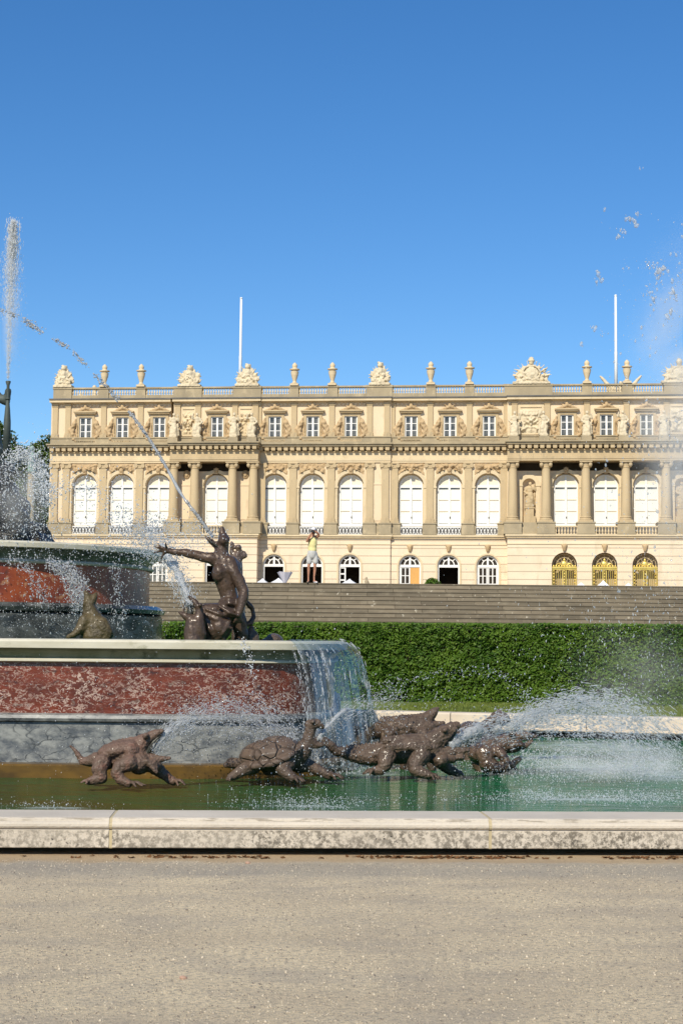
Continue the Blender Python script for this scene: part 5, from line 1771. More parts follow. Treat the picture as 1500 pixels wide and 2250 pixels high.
# legs
g.ch([(520, 470, -.22, 74), (470, 530, -.28, 62), (470, 580, -.32, 50), (530, 605, -.34, 42), (580, 622, -.35, 32)]); g.foot(580, 624, -.35, 1, 1, 5, 36, 85, 15, 18)
g.ch([(250, 470, -.2, 74), (230, 540, -.26, 56), (200, 580, -.28, 40), (150, 588, -.28, 34)]); g.foot(150, 590, -.28, 1, -1, 5, 36, 85, 16, 18)
g.ch([(680, 530, .2, 52), (740, 580, .22, 40), (800, 605, .22, 30)]); g.foot(800, 606, .22, 1, 1, 4, 30, 50, 14, 16)
t = g.done('crocodile_statue', M['lead_brown'], 'brown scaly crocodile with open jaws and curling tail in front of the basin corner', 'statue', .012, at(930, 1708, 20.8), 2, .008, 14, .009, 42, ANI)
g.ch([(690, 395, -.0, 22), (740, 340, 0, 24), (790, 270, 0, 12)]); g.part('mouth', M['mouth'], t, .012, 1)

# ---- spiny lizard behind it
g = Fig(780, 1530, 3.5714, 22.6)
g.ch([(180, 270, .1, 66), (260, 250, .05, 84), (380, 245, 0, 92), (490, 235, 0, 84), (560, 250, 0, 76)])
g.ch([(520, 210, 0, 70), (570, 165, 0, 50), (620, 125, 0, 34), (645, 98, 0, 16)])
g.ch([(560, 240, 0, 50), (630, 225, 0, 34), (690, 212, 0, 18)])
for k in range(14):
    x = 205 + k * 24
    g.ch([(x, 190 - k * 1.2, 0, 24), (x - 4, 164 - k * 2, 0, 8)])
g.ch([(520, 300, -.2, 56), (560, 340, -.24, 44), (560, 480, -.2, 40), (600, 560, -.2, 34)]); g.ch([(260, 300, -.1, 60), (240, 420, -.1, 50), (230, 560, -.1, 44)])
g.ch([(180, 270, .1, 60), (60, 330, .2, 46), (-20, 420, .25, 36), (-60, 540, .25, 28)])
g.ch([(400, 300, 0, 80), (420, 450, 0, 70), (420, 560, 0, 70)])
g.done('spiny_lizard_statue', M['lead_brown'], 'spiny backed brown lizard with lifted head behind the crocodile', 'statue', .014, at(890, 1690, 22.6), 2, .012, 14, .007, 40, ANI)

# ---- tortoise further back with knobbed head
g = Fig(780, 1530, 3.5714, 24.6)
g.el(930, 290, 0, 150, .4, 92, .05); g.ch([(1010, 260, 0, 62), (1070, 205, 0, 50), (1110, 165, 0, 48)]); g.el(1150, 172, 0, 68, .16, 50, .3); g.ch([(1130, 130, 0, 26), (1125, 112, 0, 12)])
g.el(1168, 185, -.12, 16, .05, 16); g.ch([(1150, 200, 0, 40), (1205, 195, 0, 18)])
g.ch([(900, 330, 0, 80), (900, 440, 0, 80), (900, 520, 0, 80)]); g.ch([(1030, 330, 0, 60), (1060, 430, 0, 50), (1070, 500, 0, 46)])
g.done('tortoise_statue', M['lead_brown'], 'brown tortoise with bulbous raised head behind the frog at the right', 'statue', .016, at(1050, 1665, 24.6), 2, .010, 12, .005, 36, ANI)

# ---- dark wet frog leaping right
g = Fig(780, 1530, 3.5714, 22.2)
g.ch([(960, 440, 0, 78), (1050, 400, 0, 92), (1130, 385, 0, 82), (1200, 380, 0, 66)])
g.ch([(1180, 350, 0, 56), (1270, 318, 0, 42), (1350, 308, 0, 34), (1415, 318, 0, 16)])
g.ch([(1180, 400, 0, 50), (1250, 415, 0, 32), (1330, 390, 0, 24), (1390, 355, 0, 12)])
g.el(1230, 295, -.1, 24, .06, 22); g.el(1280, 380, -.06, 50, .08, 26)
g.ch([(1020, 450, -.18, 78), (1030, 520, -.22, 62), (1100, 560, -.24, 50), (1170, 560, -.25, 40), (1230, 535, -.26, 32), (1285, 498, -.26, 22)])
g.ch([(1120, 430, -.2, 46), (1160, 470, -.25, 38), (1190, 520, -.28, 30)]); g.foot(1180, 552, -.25, 1, 1, 4, 36, 90, 15, 20)
g.ch([(960, 460, .1, 66), (970, 540, .1, 56), (1010, 580, .05, 44)])
t = g.done('leaping_frog_statue', M['lead_dark'], 'dark dripping frog statue stretching right with open mouth over the foam', 'statue', .013, at(1080, 1690, 22.2), 2, .010, 14, .006, 40, ANI)

# ---- main statue at the top of the fountain (only its edge is in the picture)
ts = empty('fountain_statue', (-5.97, FY, 4.3), label='grey green bronze woman standing on the fountain rock, cut off by the left edge', cat='statue')
mb = MB()
mb.chain([(0, 0, 0), (0, 0, .5), (0, 0, 1.0), (.0, 0, 1.25)], [.36, .33, .27, .26]); mb.chain([(.2, -.05, .0), (.26, -.16, .5), (.14, -.05, 1.0)], [.24, .2, .2])
mb.chain([(0, 0, 1.2), (.02, 0, 1.5), (.02, 0, 1.66)], [.25, .25, .22]); mb.chain([(0, 0, 1.7), (.03, -.03, 1.9)], [.1, .09]); mb.ell((.05, -.04, 2.03), (.12, .15, .17)); mb.ell((.04, .08, 2.08), (.13, .13, .13))
mb.chain([(.24, 0, 1.66), (.46, -.05, 1.5), (.52, -.12, 1.72)], [.1, .08, .07]); mb.chain([(-.24, 0, 1.66), (-.5, 0, 1.45), (-.45, -.15, 1.2)], [.1, .08, .06])
for k in range(7):
    a = -.3 + k * .1
    mb.capsule((a, -.26, .05), (a * .6, -.2, 1.1), .07, .05, 8, 2)
mb.v = [(x * .85, y * .85, z * .82) for x, y, z in mb.v]
mb.blob('body', M['copper'], ts, .03, 2, .02, 9)
nz = empty('fountain_nozzle', at(17, 882, 26.2), label='slim dark trumpet nozzle feeding the tall white jet', cat='nozzle')
s_ = 26.2 / F
mb = MB(); mb.lathe([(9 * s_, -120 * s_), (8 * s_, -46 * s_), (6 * s_, -20 * s_), (4 * s_, 0), (3.2 * s_, 20 * s_), (3.4 * s_, 36 * s_), (6 * s_, 44 * s_), (5 * s_, 46 * s_)], (0, 0, 0), 12)
mb.build('trumpet', M['copper'], nz, True)
mb = MB(); mb.lathe([(5.5 * s_, 4 * s_), (6.5 * s_, 6 * s_), (5.5 * s_, 8 * s_)], (0, 0, 0), 12); mb.build('collar', M['copper'], nz, True)
# ------------------------------------------------------------------ water in the air
def water_mat(name, white, rough=.05, glass=.5, transp=0.0, col=(.93, .95, .96)):
    m, nt, b = new_mat(name)
    out = [x for x in nt.nodes if x.type == 'OUTPUT_MATERIAL'][0]
    nt.nodes.remove(b)
    gl = N(nt, 'ShaderNodeBsdfGlass'); gl.inputs['IOR'].default_value = 1.33; gl.inputs['Roughness'].default_value = rough
    df = N(nt, 'ShaderNodeBsdfDiffuse'); df.inputs['Color'].default_value = rgba(col)
    tl = N(nt, 'ShaderNodeBsdfTranslucent'); tl.inputs['Color'].default_value = rgba(col)
    ad = N(nt, 'ShaderNodeMixShader'); ad.inputs[0].default_value = .5
    nt.links.new(df.outputs[0], ad.inputs[1]); nt.links.new(tl.outputs[0], ad.inputs[2])
    mx = N(nt, 'ShaderNodeMixShader'); mx.inputs[0].default_value = white
    nt.links.new(gl.outputs[0], mx.inputs[1]); nt.links.new(ad.outputs[0], mx.inputs[2])
    res = mx.outputs[0]
    if transp:
        tp = N(nt, 'ShaderNodeBsdfTransparent')
        m2 = N(nt, 'ShaderNodeMixShader'); m2.inputs[0].default_value = transp
        nt.links.new(res, m2.inputs[1]); nt.links.new(tp.outputs[0], m2.inputs[2]); res = m2.outputs[0]
    nt.links.new(res, out.inputs['Surface'])
    return m


M['drop'] = water_mat('water_drops', .8)
M['drop_clear'] = water_mat('clear_water_drops', .6)
M['drop_mist'] = water_mat('misty_water_drops', .9, transp=.35)
M['streak'] = water_mat('water_streaks', .85, transp=.48)
M['splash'] = water_mat('splash_water', .6, transp=.55)
M['stream'] = water_mat('water_stream', .5, .12)


def cat_path(ctrl, n):
    """smooth path through control points"""
    P_ = [np.array(c_, float) for c_ in ctrl]
    P_ = [2 * P_[0] - P_[1]] + P_ + [2 * P_[-1] - P_[-2]]
    segs = len(P_) - 3
    out = []
    for k in range(n):
        t = k / (n - 1) * segs
        i = min(int(t), segs - 1); t -= i
        a, b_, c_, d = P_[i:i + 4]
        out.append(.5 * ((2 * b_) + (-a + c_) * t + (2 * a - 5 * b_ + 4 * c_ - d) * t * t + (-a + 3 * b_ - 3 * c_ + d) * t ** 3))
    return np.array(out)


GS = .46


class Spray:
    def __init__(self):
        self.C, self.S, self.D, self.T = [], [], [], []
        self.V0, self.F0 = [], []
        self.nv = 0

    def jet(self, ctrl, n, s0, s1, sp0, sp1, stretch=2.2, gap=0.0, grav=0.0, jit=.4):
        """droplets along (px, py, depth) control points; sizes/spreads in picture px at that depth"""
        path = cat_path([at(*c_) for c_ in ctrl], 200)
        dep = path[:, 1]
        t = nrg.random(n)
        if gap:
            keep = np.array([mnoise.noise(Vector((x * 26, 1.7, gap))) for x in t]) > -.05
            t = t[keep]
        n = len(t)
        i = np.minimum((t * 198).astype(int), 198)
        f_ = (t * 198 - i)[:, None]
        base = path[i] * (1 - f_) + path[i + 1] * f_
        d = path[i + 1] - path[i]
        px = base[:, 1] / F
        spd = (sp0 + (sp1 - sp0) * t) * px
        off = nrg.normal(size=(n, 3)) * spd[:, None] * .5
        off[:, 2] -= np.abs(nrg.normal(size=n)) * grav * t * px
        sz = (s0 + (s1 - s0) * t) * px * (.35 + 1.0 * nrg.random(n) ** 2)
        self.C.append(base + off); self.S.append(sz * GS); self.D.append(d + nrg.normal(size=(n, 3)) * np.linalg.norm(d, axis=1, keepdims=True) * jit)
        self.T.append(1 + (stretch - 1) * nrg.random(n))

    def cloud(self, cx, cy, Y, rx, ry, n, s, dirn=(0, -1), stretch=1.8, dspread=.35, power=1.0, shape=None):
        """gaussian cloud of droplets centred at a picture point at real depth Y"""
        a = nrg.normal(size=(n, 2)) * np.array([rx, ry])[None] * .5
        if shape: a = np.array([shape() for _ in range(n)])
        dy = nrg.normal(size=n) * dspread
        C = np.array([at(cx + q[0], cy + q[1], Y + d_) for q, d_ in zip(a, dy)])
        px = (Y / F)
        self.C.append(C); self.S.append(GS * s * px * (.28 + .95 * nrg.random(n) ** 3))
        D = np.tile(np.array([dirn[0], 0, dirn[1]], float), (n, 1)) + nrg.normal(size=(n, 3)) * .35
        self.D.append(D); self.T.append(1 + (stretch - 1) * nrg.random(n))

    def tube(self, ctrl, r0, r1, n=40, seg=9, rough=.25, t1=1.0, flat=1.0):
        path = cat_path([at(*c_) for c_ in ctrl], n)
        path = path[: max(3, int(n * t1))]
        mb = MB()
        rad = []
        for k, p in enumerate(path):
            t = k / (n - 1)
            rad.append((r0 + (r1 - r0) * t) * p[1] / F * (1 + rough * mnoise.noise(Vector((k * .55, r0, .3)))))
        mb.tube(path, rad, seg)
        V = np.array(mb.v)
        for j in range(len(V)):
            V[j] += rough * .012 * np.array(mnoise.noise_vector(Vector(V[j]) * 22))
        F_ = []
        for f_ in mb.f:
            for q in range(1, len(f_) - 1): F_.append((f_[0], f_[q], f_[q + 1]))
        self.V0.append(V); self.F0.append(np.array(F_) + self.nv); self.nv += len(V)

    def build(self, name, mat, label, cat=None, kind=None, group=None):
        Vs, Fs = list(self.V0), list(self.F0)
        if self.C:
            V, Fc = drops_np(np.concatenate(self.C), np.concatenate(self.S), np.concatenate(self.D), np.concatenate(self.T))
            Fs.append(Fc + self.nv); Vs.append(V)
        o = link(bpy.data.objects.new(name, np_mesh(name, np.concatenate(Vs), np.concatenate(Fs), mat, True)))
        tag(o, label, cat, group, kind)
        return o


WJ = 'water jets of the fountain'
# tall vertical jet
s = Spray()
s.jet([(18, 832, 26.2), (19, 760, 26.2), (23, 640, 26.2), (27, 540, 26.2), (29, 487, 26.2)], 3600, .8, 2.0, 3, 15, 8, jit=.06)
s.jet([(20, 700, 26.2), (24, 600, 26.2), (28, 520, 26.2)], 2200, 1.0, 1.5, 24, 20, 9, jit=.08, grav=30)
s.jet([(26, 560, 26.2), (28.5, 520, 26.2), (29.5, 485, 26.2)], 4200, 1.4, 1.6, 13, 5, 4, jit=.15)
s.jet([(36, 580, 26.2), (40, 680, 26.2), (42, 800, 26.2)], 500, 1.0, .8, 20, 26, 4, jit=.1)
s.build('water_jet', M['streak'], 'tall white vertical jet rising from the trumpet nozzle at the left', 'water jet', None, WJ)
# long arc out of the man's frog mouth
s = Spray()
arc = [(468, 1180, 22), (435, 1135, 22), (398, 1085, 22.1), (352, 1003, 22.2), (300, 925, 22.3), (250, 868, 22.4), (208, 822, 22.5), (150, 765, 22.7), (100, 733, 22.8), (50, 702, 22.9), (5, 683, 23), (-40, 672, 23)]
s.tube(arc, 3.4, 1.6, 120, 8, .35, .40)
s.jet(arc, 1500, 3.4, 3.8, 3, 8, 2.6, gap=1.3, jit=.3)
s.build('water_jet', M['stream'], 'long beaded water arc shooting from the kneeling man up to the left across the facade', 'water jet', None, WJ)
s = Spray()
s.cloud(445, 1175, 22, 60, 40, 520, 2.6, (-.6, .8)); s.cloud(430, 1195, 22, 110, 50, 260, 2.2)
s.build('spray', M['drop'], 'loose droplets round the open frog mouth', None, 'stuff')
# frog jet towards the hand and the upper basin
s = Spray()
fj = [(418, 1330, 21.6), (402, 1285, 21.8), (380, 1240, 22.2), (352, 1195, 22.8), (325, 1172, 23.4), (300, 1180, 23.8)]
s.tube(fj, 7, 10, 40, 9, .8, .62)
s.jet(fj, 2600, 2.2, 3.4, 20, 60, 2.2, jit=.5)
s.jet([(350, 1195, 22.8), (290, 1165, 23.4), (200, 1150, 24)], 600, 2.6, 2.6, 40, 70, 1.8)
s.build('water_jet', M['drop_clear'], 'broken grey jet from the gaping frog splashing onto the upper basin rim', 'water jet', None, WJ)
s = Spray()
s.cloud(345, 1185, 23, 120, 45, 1500, 2.4); s.cloud(290, 1165, 23.4, 140, 60, 600, 2.3); s.cloud(400, 1240, 22, 130, 170, 300, 2.2, (0.4, -1)); s.cloud(210, 1160, 23.6, 180, 90, 260, 2.4)
s.jet([(60, 1095, 25), (110, 1075, 24.6), (165, 1068, 24.4), (205, 1080, 24.2), (250, 1110, 24), (275, 1165, 24)], 720, 3.4, 3.2, 24, 42, 1.8)
s.cloud(265, 1110, 24, 60, 110, 170, 3.0)
s.build('spray', M['drop'], 'cloud of droplets over the right half of the upper basin', None, 'stuff')
# foaming water over the rock
s = Spray()
s.cloud(45, 1080, 25.6, 90, 85, 1000, 3.0, dspread=.3); s.cloud(60, 1160, 25.0, 150, 50, 700, 3.0, dspread=.3); s.cloud(20, 1030, 25.8, 80, 50, 900, 3.0)
s.cloud(85, 1060, 25.6, 34, 110, 900, 3.0); s.cloud(100, 1200, 23.5, 260, 50, 450, 2.8)
s.jet([(20, 1010, 25.6), (60, 1000, 25.4), (92, 1040, 25.2), (104, 1120, 25)], 1400, 3, 3, 20, 24, 3)
s.build('spray', M['drop'], 'foaming white water pouring over the dark rock of the fountain', None, 'stuff')
# veils of water down the upper red band
s = Spray()
for pts, n_ in (([(110, 1235, 23.4), (145, 1262, 23.3), (165, 1300, 23.2), (176, 1335, 23.1)], 1500), ([(20, 1225, 23.3), (60, 1250, 23.2), (85, 1290, 23.2), (95, 1330, 23.2)], 420), ([(150, 1240, 23.5), (175, 1280, 23.3), (182, 1330, 23.1)], 900), ([(250, 1240, 23.9), (262, 1300, 23.8), (265, 1390, 23.6)], 260)):
    s.jet(pts, n_, 2.6, 2.6, 14, 22, 3)
s.cloud(90, 1360, 22.9, 240, 60, 1300, 2.3); s.cloud(120, 1290, 23, 260, 90, 900, 2.3); s.cloud(60, 1215, 23.4, 200, 40, 380, 2.6); s.cloud(250, 1330, 22.8, 150, 110, 420, 2.2)
s.build('spray', M['drop_clear'], 'veil of drops running down the front of the upper tier', None, 'stuff')
# lizard jet
s = Spray()
lz = [(335, 1652, 19.2), (372, 1605, 19.3), (420, 1573, 19.5), (480, 1553, 19.8), (550, 1560, 20.1), (610, 1590, 20.3), (640, 1640, 20.4)]
s.tube(lz, 6, 14, 40, 9, .9, .2)
s.jet(lz, 3000, 1.8, 2.8, 14, 70, 2.4, grav=40, jit=.4)
s.cloud(560, 1600, 20.0, 190, 70, 1300, 2.6); s.cloud(450, 1570, 19.7, 160, 40, 800, 2.6); s.cloud(380, 1640, 19.5, 60, 40, 200, 2.2)
s.build('water_jet', M['drop_clear'], 'fan of water from the reddish lizard arching right in front of the grey plinth', 'water jet', None, WJ)
# tortoise jet crossing the waterfall and going on as a thin beaded arc
s = Spray()
tj = [(698, 1625, 20.0), (735, 1580, 20.3), (775, 1552, 20.7), (825, 1530, 21.3), (880, 1502, 22), (950, 1484, 22.8), (1020, 1477, 23.6), (1090, 1485, 24.4), (1140, 1515, 25), (1175, 1550, 25.4)]
s.tube(tj, 4.5, 5, 60, 9, .8, .2)
s.jet(tj[:5], 1300, 2.0, 2.4, 8, 34, 2.4, grav=60)
s.jet(tj[3:], 330, 2.6, 3.2, 16, 16, 1.7)
s.cloud(880, 1535, 22, 170, 55, 420, 2.4)
s.build('water_jet', M['drop_clear'], 'clear jet from the tortoise crossing the waterfall into a thin beaded arc before the hedge', 'water jet', None, WJ)
# crocodile jet
s = Spray()
cj = [(985, 1640, 20.8), (1030, 1612, 21), (1080, 1592, 21.2), (1140, 1578, 21.4), (1210, 1570, 21.7), (1290, 1575, 22), (1370, 1610, 22.2), (1440, 1680, 22.4)]
s.tube(cj, 10, 22, 40, 10, .9, .24)
s.jet(cj, 3000, 2.2, 3.4, 22, 70, 2.6, grav=50)
s.build('water_jet', M['drop_clear'], 'thick grey jet from the crocodile mouth breaking up over the pool', 'water jet', None, WJ)
# jet of the far tortoise
s = Spray()
bj = [(1120, 1600, 24.4), (1170, 1568, 24.4), (1225, 1545, 24.5), (1290, 1535, 24.6), (1360, 1545, 24.7), (1430, 1577, 24.8), (1490, 1630, 24.9)]
s.jet(bj, 2600, 2.2, 2.6, 20, 60, 2.4, grav=36)
s.jet([(1160, 1580, 24.2), (1225, 1562, 24.2), (1300, 1560, 24.3), (1400, 1590, 24.4)], 1500, 2.2, 2.8, 24, 60, 2.2)
s.build('water_jet', M['drop_clear'], 'broad white arc of water above the far kerb at the right', 'water jet', None, WJ)
# long translucent streaks inside the jets
for ctrl, n_, sp0, sp1, s0_, lab in ((lz, 2600, 10, 54, 1.5, 'pale streaks inside the fan of the reddish lizard'), (tj[:5], 700, 8, 26, 1.6, 'pale streaks inside the jet of the tortoise'),
                                     (cj, 3200, 14, 60, 1.7, 'pale streaks inside the thick crocodile jet'), (bj, 3600, 14, 46, 1.7, 'pale streaks inside the broad arc above the far kerb'), (fj, 900, 14, 44, 1.8, 'pale streaks inside the jet of the gaping frog')):
    s = Spray()
    s.jet(ctrl, n_, s0_, s0_ * 1.1, sp0, sp1, 14, jit=.12, grav=30)
    s.build('water_streaks', M['streak'], lab, None, 'stuff')
# splashing and falling drops over the pool on the right
s = Spray()
s.cloud(1380, 1650, 22.5, 330, 90, 1500, 2.4, dspread=.8); s.cloud(1330, 1590, 22.5, 330, 80, 800, 2.4, dspread=.8); s.cloud(1180, 1700, 20.5, 160, 30, 500, 2.4); s.cloud(1400, 1705, 20.8, 240, 60, 3600, 2.2); s.cloud(1250, 1690, 20.8, 160, 36, 900, 2.2)
s.build('spray', M['drop'], 'splashing drops above the foaming pool at the right', None, 'stuff')
s = Spray()
for cx, cy, rx, ry, n_ in ((1290, 1757, 330, 14, 1500), (1180, 1752, 60, 22, 260), (1410, 1758, 100, 20, 360), (690, 1770, 190, 16, 700), (100, 1775, 160, 10, 160), (1300, 1690, 420, 28, 2600), (1200, 1668, 120, 26, 800), (740, 1690, 120, 22, 420), (620, 1740, 160, 30, 130), (1420, 1665, 240, 50, 1300), (820, 1692, 90, 16, 260)):
    P_ = []
    n_ = int(n_ * 1.7)
    a = nrg.normal(size=(n_, 2)) * .5
    for q in a:
        p = onz(cx + q[0] * rx, cy + q[1] * ry, WZ)
        P_.append((p.x, p.y, WZ + abs(nrg.normal()) * .035))
    P_ = np.array(P_)
    s.C.append(P_); s.S.append(P_[:, 1] / F * (.35 + 1.0 * nrg.random(n_) ** 3)); s.D.append(nrg.normal(size=(n_, 3)) + np.array([0, 0, 1.0])[None]); s.T.append(1 + 1.0 * nrg.random(n_))
s.build('foam', M['drop_mist'], 'white foam and churned splashes on the pool', None, 'stuff')
# fine drops everywhere in front of the red band and the figures
s = Spray()
s.cloud(420, 1500, 20.2, 520, 100, 260, 2.4); s.cloud(640, 1460, 20.4, 160, 90, 160, 2.4); s.cloud(690, 1660, 19.6, 130, 70, 420, 2.6); s.cloud(560, 1620, 20.6, 360, 60, 900, 2.2); s.cloud(180, 1660, 19.8, 300, 60, 160, 2.0)
s.jet([(528, 1405, 20.4), (540, 1430, 20.3), (556, 1470, 20.2), (560, 1540, 20.2)], 130, 3, 3, 10, 16, 2)
s.build('spray', M['drop'], 'sparkling drops in front of the red marble band', None, 'stuff')

s = Spray()
for px, sw in ((655, 4), (668, 3), (684, 5), (700, 3), (716, 4)):
    s.jet([(px - 12, 1428, 20.75), (px - 3, 1455, 20.6), (px + 8, 1510, 20.5), (px + 14, 1600, 20.45)], 90, 1.5, 2.0, 2, sw * 2, 10, jit=.05)
s.build('water_streaks', M['streak'], 'thin strands of water left of the waterfall', None, 'stuff')

# big spray at the right edge
s = Spray()
def tri():
    while True:
        x = nrg.random() * 330; y = nrg.random() * 900
        if nrg.random() < (x / 330) ** 1.6 * (.25 + .75 * min(1, y / 500)): return (x - 165, y - 450)
s.cloud(1380, 900, 19, 0, 0, 420, 5.5, (0, 1), 2.2, .5, shape=tri)
for px, py, r_, k in ((1361, 514, 9, 5), (1316, 612, 8, 4), (1380, 480, 6, 4), (1427, 583, 9, 5), (1445, 600, 10, 7), (1455, 590, 8, 5), (1420, 645, 8, 4), (1480, 640, 10, 6), (1495, 610, 8, 4), (1300, 720, 5, 2), (1282, 755, 5, 1), (1322, 733, 4, 2), (1408, 371, 4, 1), (1410, 720, 6, 2), (1470, 690, 7, 5), (1440, 660, 9, 6), (1400, 470, 5, 3), (1396, 490, 4, 3)):
    s.cloud(px, py, 19, r_ * 1.3, r_ * 2.0, k * 3, 8, (0, 1), 2.4, .05)
s.build('spray', M['splash'], 'large scattered drops of the big jet against the sky at the right edge', None, 'stuff')
s = Spray()
def tri2():
    while True:
        x = nrg.random() * 300; y = nrg.random() * 1000
        if nrg.random() < (x / 300) ** 2.0: return (x - 150, y - 500)
s.cloud(1400, 1050, 19.4, 0, 0, 2600, 1.5, (0, 1), 3, .5, shape=tri2)
s.cloud(1410, 1450, 19.8, 200, 260, 900, 2.0, (0, 1), 5, .6); s.cloud(1250, 1450, 19.8, 250, 220, 260, 2.2, (0, 1), 4, .6); s.cloud(1300, 1250, 19.8, 330, 220, 260, 2.4, (0, 1), 2, .6)
s.build('spray', M['drop_mist'], 'fine falling drizzle in front of the right end of the palace and hedge', None, 'stuff')


def mist(name, c, rad, dens, label, col=(.97, .96, .95), sc=1.0):
    """closed ellipsoid of fine spray"""
    mb = MB(); mb.ell((0, 0, 0), rad, (0, 0, 0), 24, 16)
    m = bpy.data.materials.new(name); m.use_nodes = True; nt = m.node_tree
    nt.nodes.remove(nt.nodes['Principled BSDF'])
    out = [x for x in nt.nodes if x.type == 'OUTPUT_MATERIAL'][0]
    pv = N(nt, 'ShaderNodeVolumePrincipled'); pv.inputs['Color'].default_value = rgba(col); pv.inputs['Anisotropy'].default_value = -.3
    tc = N(nt, 'ShaderNodeTexCoord')
    mp = N(nt, 'ShaderNodeMapping'); mp.inputs['Scale'].default_value = (1 / rad[0], 1 / rad[1], 1 / rad[2]); nt.links.new(tc.outputs['Object'], mp.inputs['Vector'])
    ln = N(nt, 'ShaderNodeVectorMath'); ln.operation = 'LENGTH'; nt.links.new(mp.outputs[0], ln.inputs[0])
    mr = N(nt, 'ShaderNodeMapRange'); mr.interpolation_type = 'SMOOTHSTEP'; mr.inputs['From Min'].default_value = 1; mr.inputs['From Max'].default_value = .1; nt.links.new(ln.outputs['Value'], mr.inputs['Value'])
    nz_ = N(nt, 'ShaderNodeTexNoise'); nz_.inputs['Scale'].default_value = sc; nz_.inputs['Detail'].default_value = 5; nt.links.new(tc.outputs['Object'], nz_.inputs['Vector'])
    n2 = N(nt, 'ShaderNodeMapRange'); n2.inputs['From Min'].default_value = .38; n2.inputs['From Max'].default_value = .66; n2.inputs['To Min'].default_value = .1; n2.inputs['To Max'].default_value = 2.0; nt.links.new(nz_.outputs['Fac'], n2.inputs['Value'])
    nt.links.new(math2(nt, 'MULTIPLY', math2(nt, 'MULTIPLY', mr.outputs[0], n2.outputs[0]), dens), pv.inputs['Density'])
    nt.links.new(pv.outputs[0], out.inputs['Volume'])
    o = mb.build('mist', m, None, True); o.location = c
    tag(o, label, None, None, 'stuff')
    return o


c1 = at(1530, 900, 19.6)
mist('right_spray_mist', c1, (1.05, .8, 2.6), .75, 'grey mist of the big jet at the right edge of the picture', sc=1.6)
mist('low_spray_mist', at(1400, 1500, 20.5), (1.1, .8, 1.1), .16, 'thin mist falling in front of the hedge at the right', sc=2)
mist('tall_jet_mist', at(25, 690, 26.2), (.19, .19, 1.3), 1.7, 'thin mist trailing round the tall jet', sc=3)
mist('rock_mist', at(50, 1090, 25.3), (.8, .5, .75), .5, 'bright mist over the foaming rock', sc=3)
mist('pool_mist', at(1370, 1680, 21.2), (1.6, .9, .33), .5, 'low white mist over the foaming pool', sc=3)

# sheet of water falling off the corner of the lower basin
tg = np.roll(low, -1, 0) - np.roll(low, 1, 0); tg /= np.linalg.norm(tg, axis=1, keepdims=True)
nrm = np.stack([tg[:, 1], -tg[:, 0]], 1)
ang = np.unwrap(np.arctan2(low[:, 1], low[:, 0]))
K = len(low)
# indices along the corner that faces front right
idx = [k for k in range(K) if low[k, 0] > 5.35 and -6.5 < low[k, 1] < -3.2]
idx.sort(key=lambda k: math.atan2(low[k, 1], low[k, 0]))
V, Fq = [], []
RW = 26
fine = []
for a, b_ in zip(idx[:-1], idx[1:]):
    for q in range(3): fine.append((a, b_, q / 3))
for ci, (a, b_, q) in enumerate(fine):
    p = low[a] * (1 - q) + low[b_] * q; nr_ = nrm[a] * (1 - q) + nrm[b_] * q
    edge = min(1, ci / 18)
    jx = mnoise.noise(Vector((ci * .35, 0, 0)))
    for r_ in range(RW):
        t = r_ / (RW - 1)
        o_ = .12 + .12 * min(1, t * 6) + .40 * math.sqrt(max(t - .04, 0)) * (1 + .25 * jx)
        z = 1.635 - 1.72 * max(0, t - .03) ** 1.15
        wv = .014 * mnoise.noise(Vector((ci * .33, r_ * .12, 4))) + .006 * mnoise.noise(Vector((ci * 1.1, r_ * .35, 9)))
        V.append((FX + p[0] + nr_[0] * (o_ + wv), FY + p[1] + nr_[1] * (o_ + wv), z))
for i in range(len(fine) - 1):
    for r_ in range(RW - 1):
        Fq.append((i * RW + r_, (i + 1) * RW + r_, (i + 1) * RW + r_ + 1, i * RW + r_ + 1))
m, nt, b = new_mat('falling_water_sheet')
out = [x for x in nt.nodes if x.type == 'OUTPUT_MATERIAL'][0]
tcs = N(nt, 'ShaderNodeTexCoord')
# streaks run down the sheet: measure round the corner by angle
sp = N(nt, 'ShaderNodeSeparateXYZ'); nt.links.new(tcs.outputs['Object'], sp.inputs[0])
angn = math2(nt, 'ARCTAN2', math2(nt, 'SUBTRACT', sp.outputs['Y'], FY - 5.2), math2(nt, 'SUBTRACT', sp.outputs['X'], FX + 5.2))
cv = N(nt, 'ShaderNodeCombineXYZ'); nt.links.new(math2(nt, 'MULTIPLY', angn, 9.0), cv.inputs[0]); nt.links.new(math2(nt, 'MULTIPLY', sp.outputs['Z'], 1.1), cv.inputs[2])
st = noise_fac(nt, cv.outputs[0], 1.1, 7, .42, .74, .7)
fz = N(nt, 'ShaderNodeMapRange'); fz.inputs['From Min'].default_value = 1.5; fz.inputs['From Max'].default_value = .2; fz.inputs['To Min'].default_value = .35; fz.inputs['To Max'].default_value = 1; nt.links.new(sp.outputs['Z'], fz.inputs['Value'])
gl = N(nt, 'ShaderNodeBsdfGlossy'); gl.inputs['Roughness'].default_value = .08
tp = N(nt, 'ShaderNodeBsdfTransparent'); tp.inputs['Color'].default_value = (.86, .92, .93, 1)
fr = N(nt, 'ShaderNodeFresnel'); fr.inputs['IOR'].default_value = 1.5
df = N(nt, 'ShaderNodeBsdfDiffuse'); df.inputs['Color'].default_value = (.78, .82, .84, 1)
m1 = N(nt, 'ShaderNodeMixShader'); nt.links.new(math2(nt, 'MULTIPLY', fr.outputs[0], .2), m1.inputs[0]); nt.links.new(tp.outputs[0], m1.inputs[1]); nt.links.new(gl.outputs[0], m1.inputs[2])
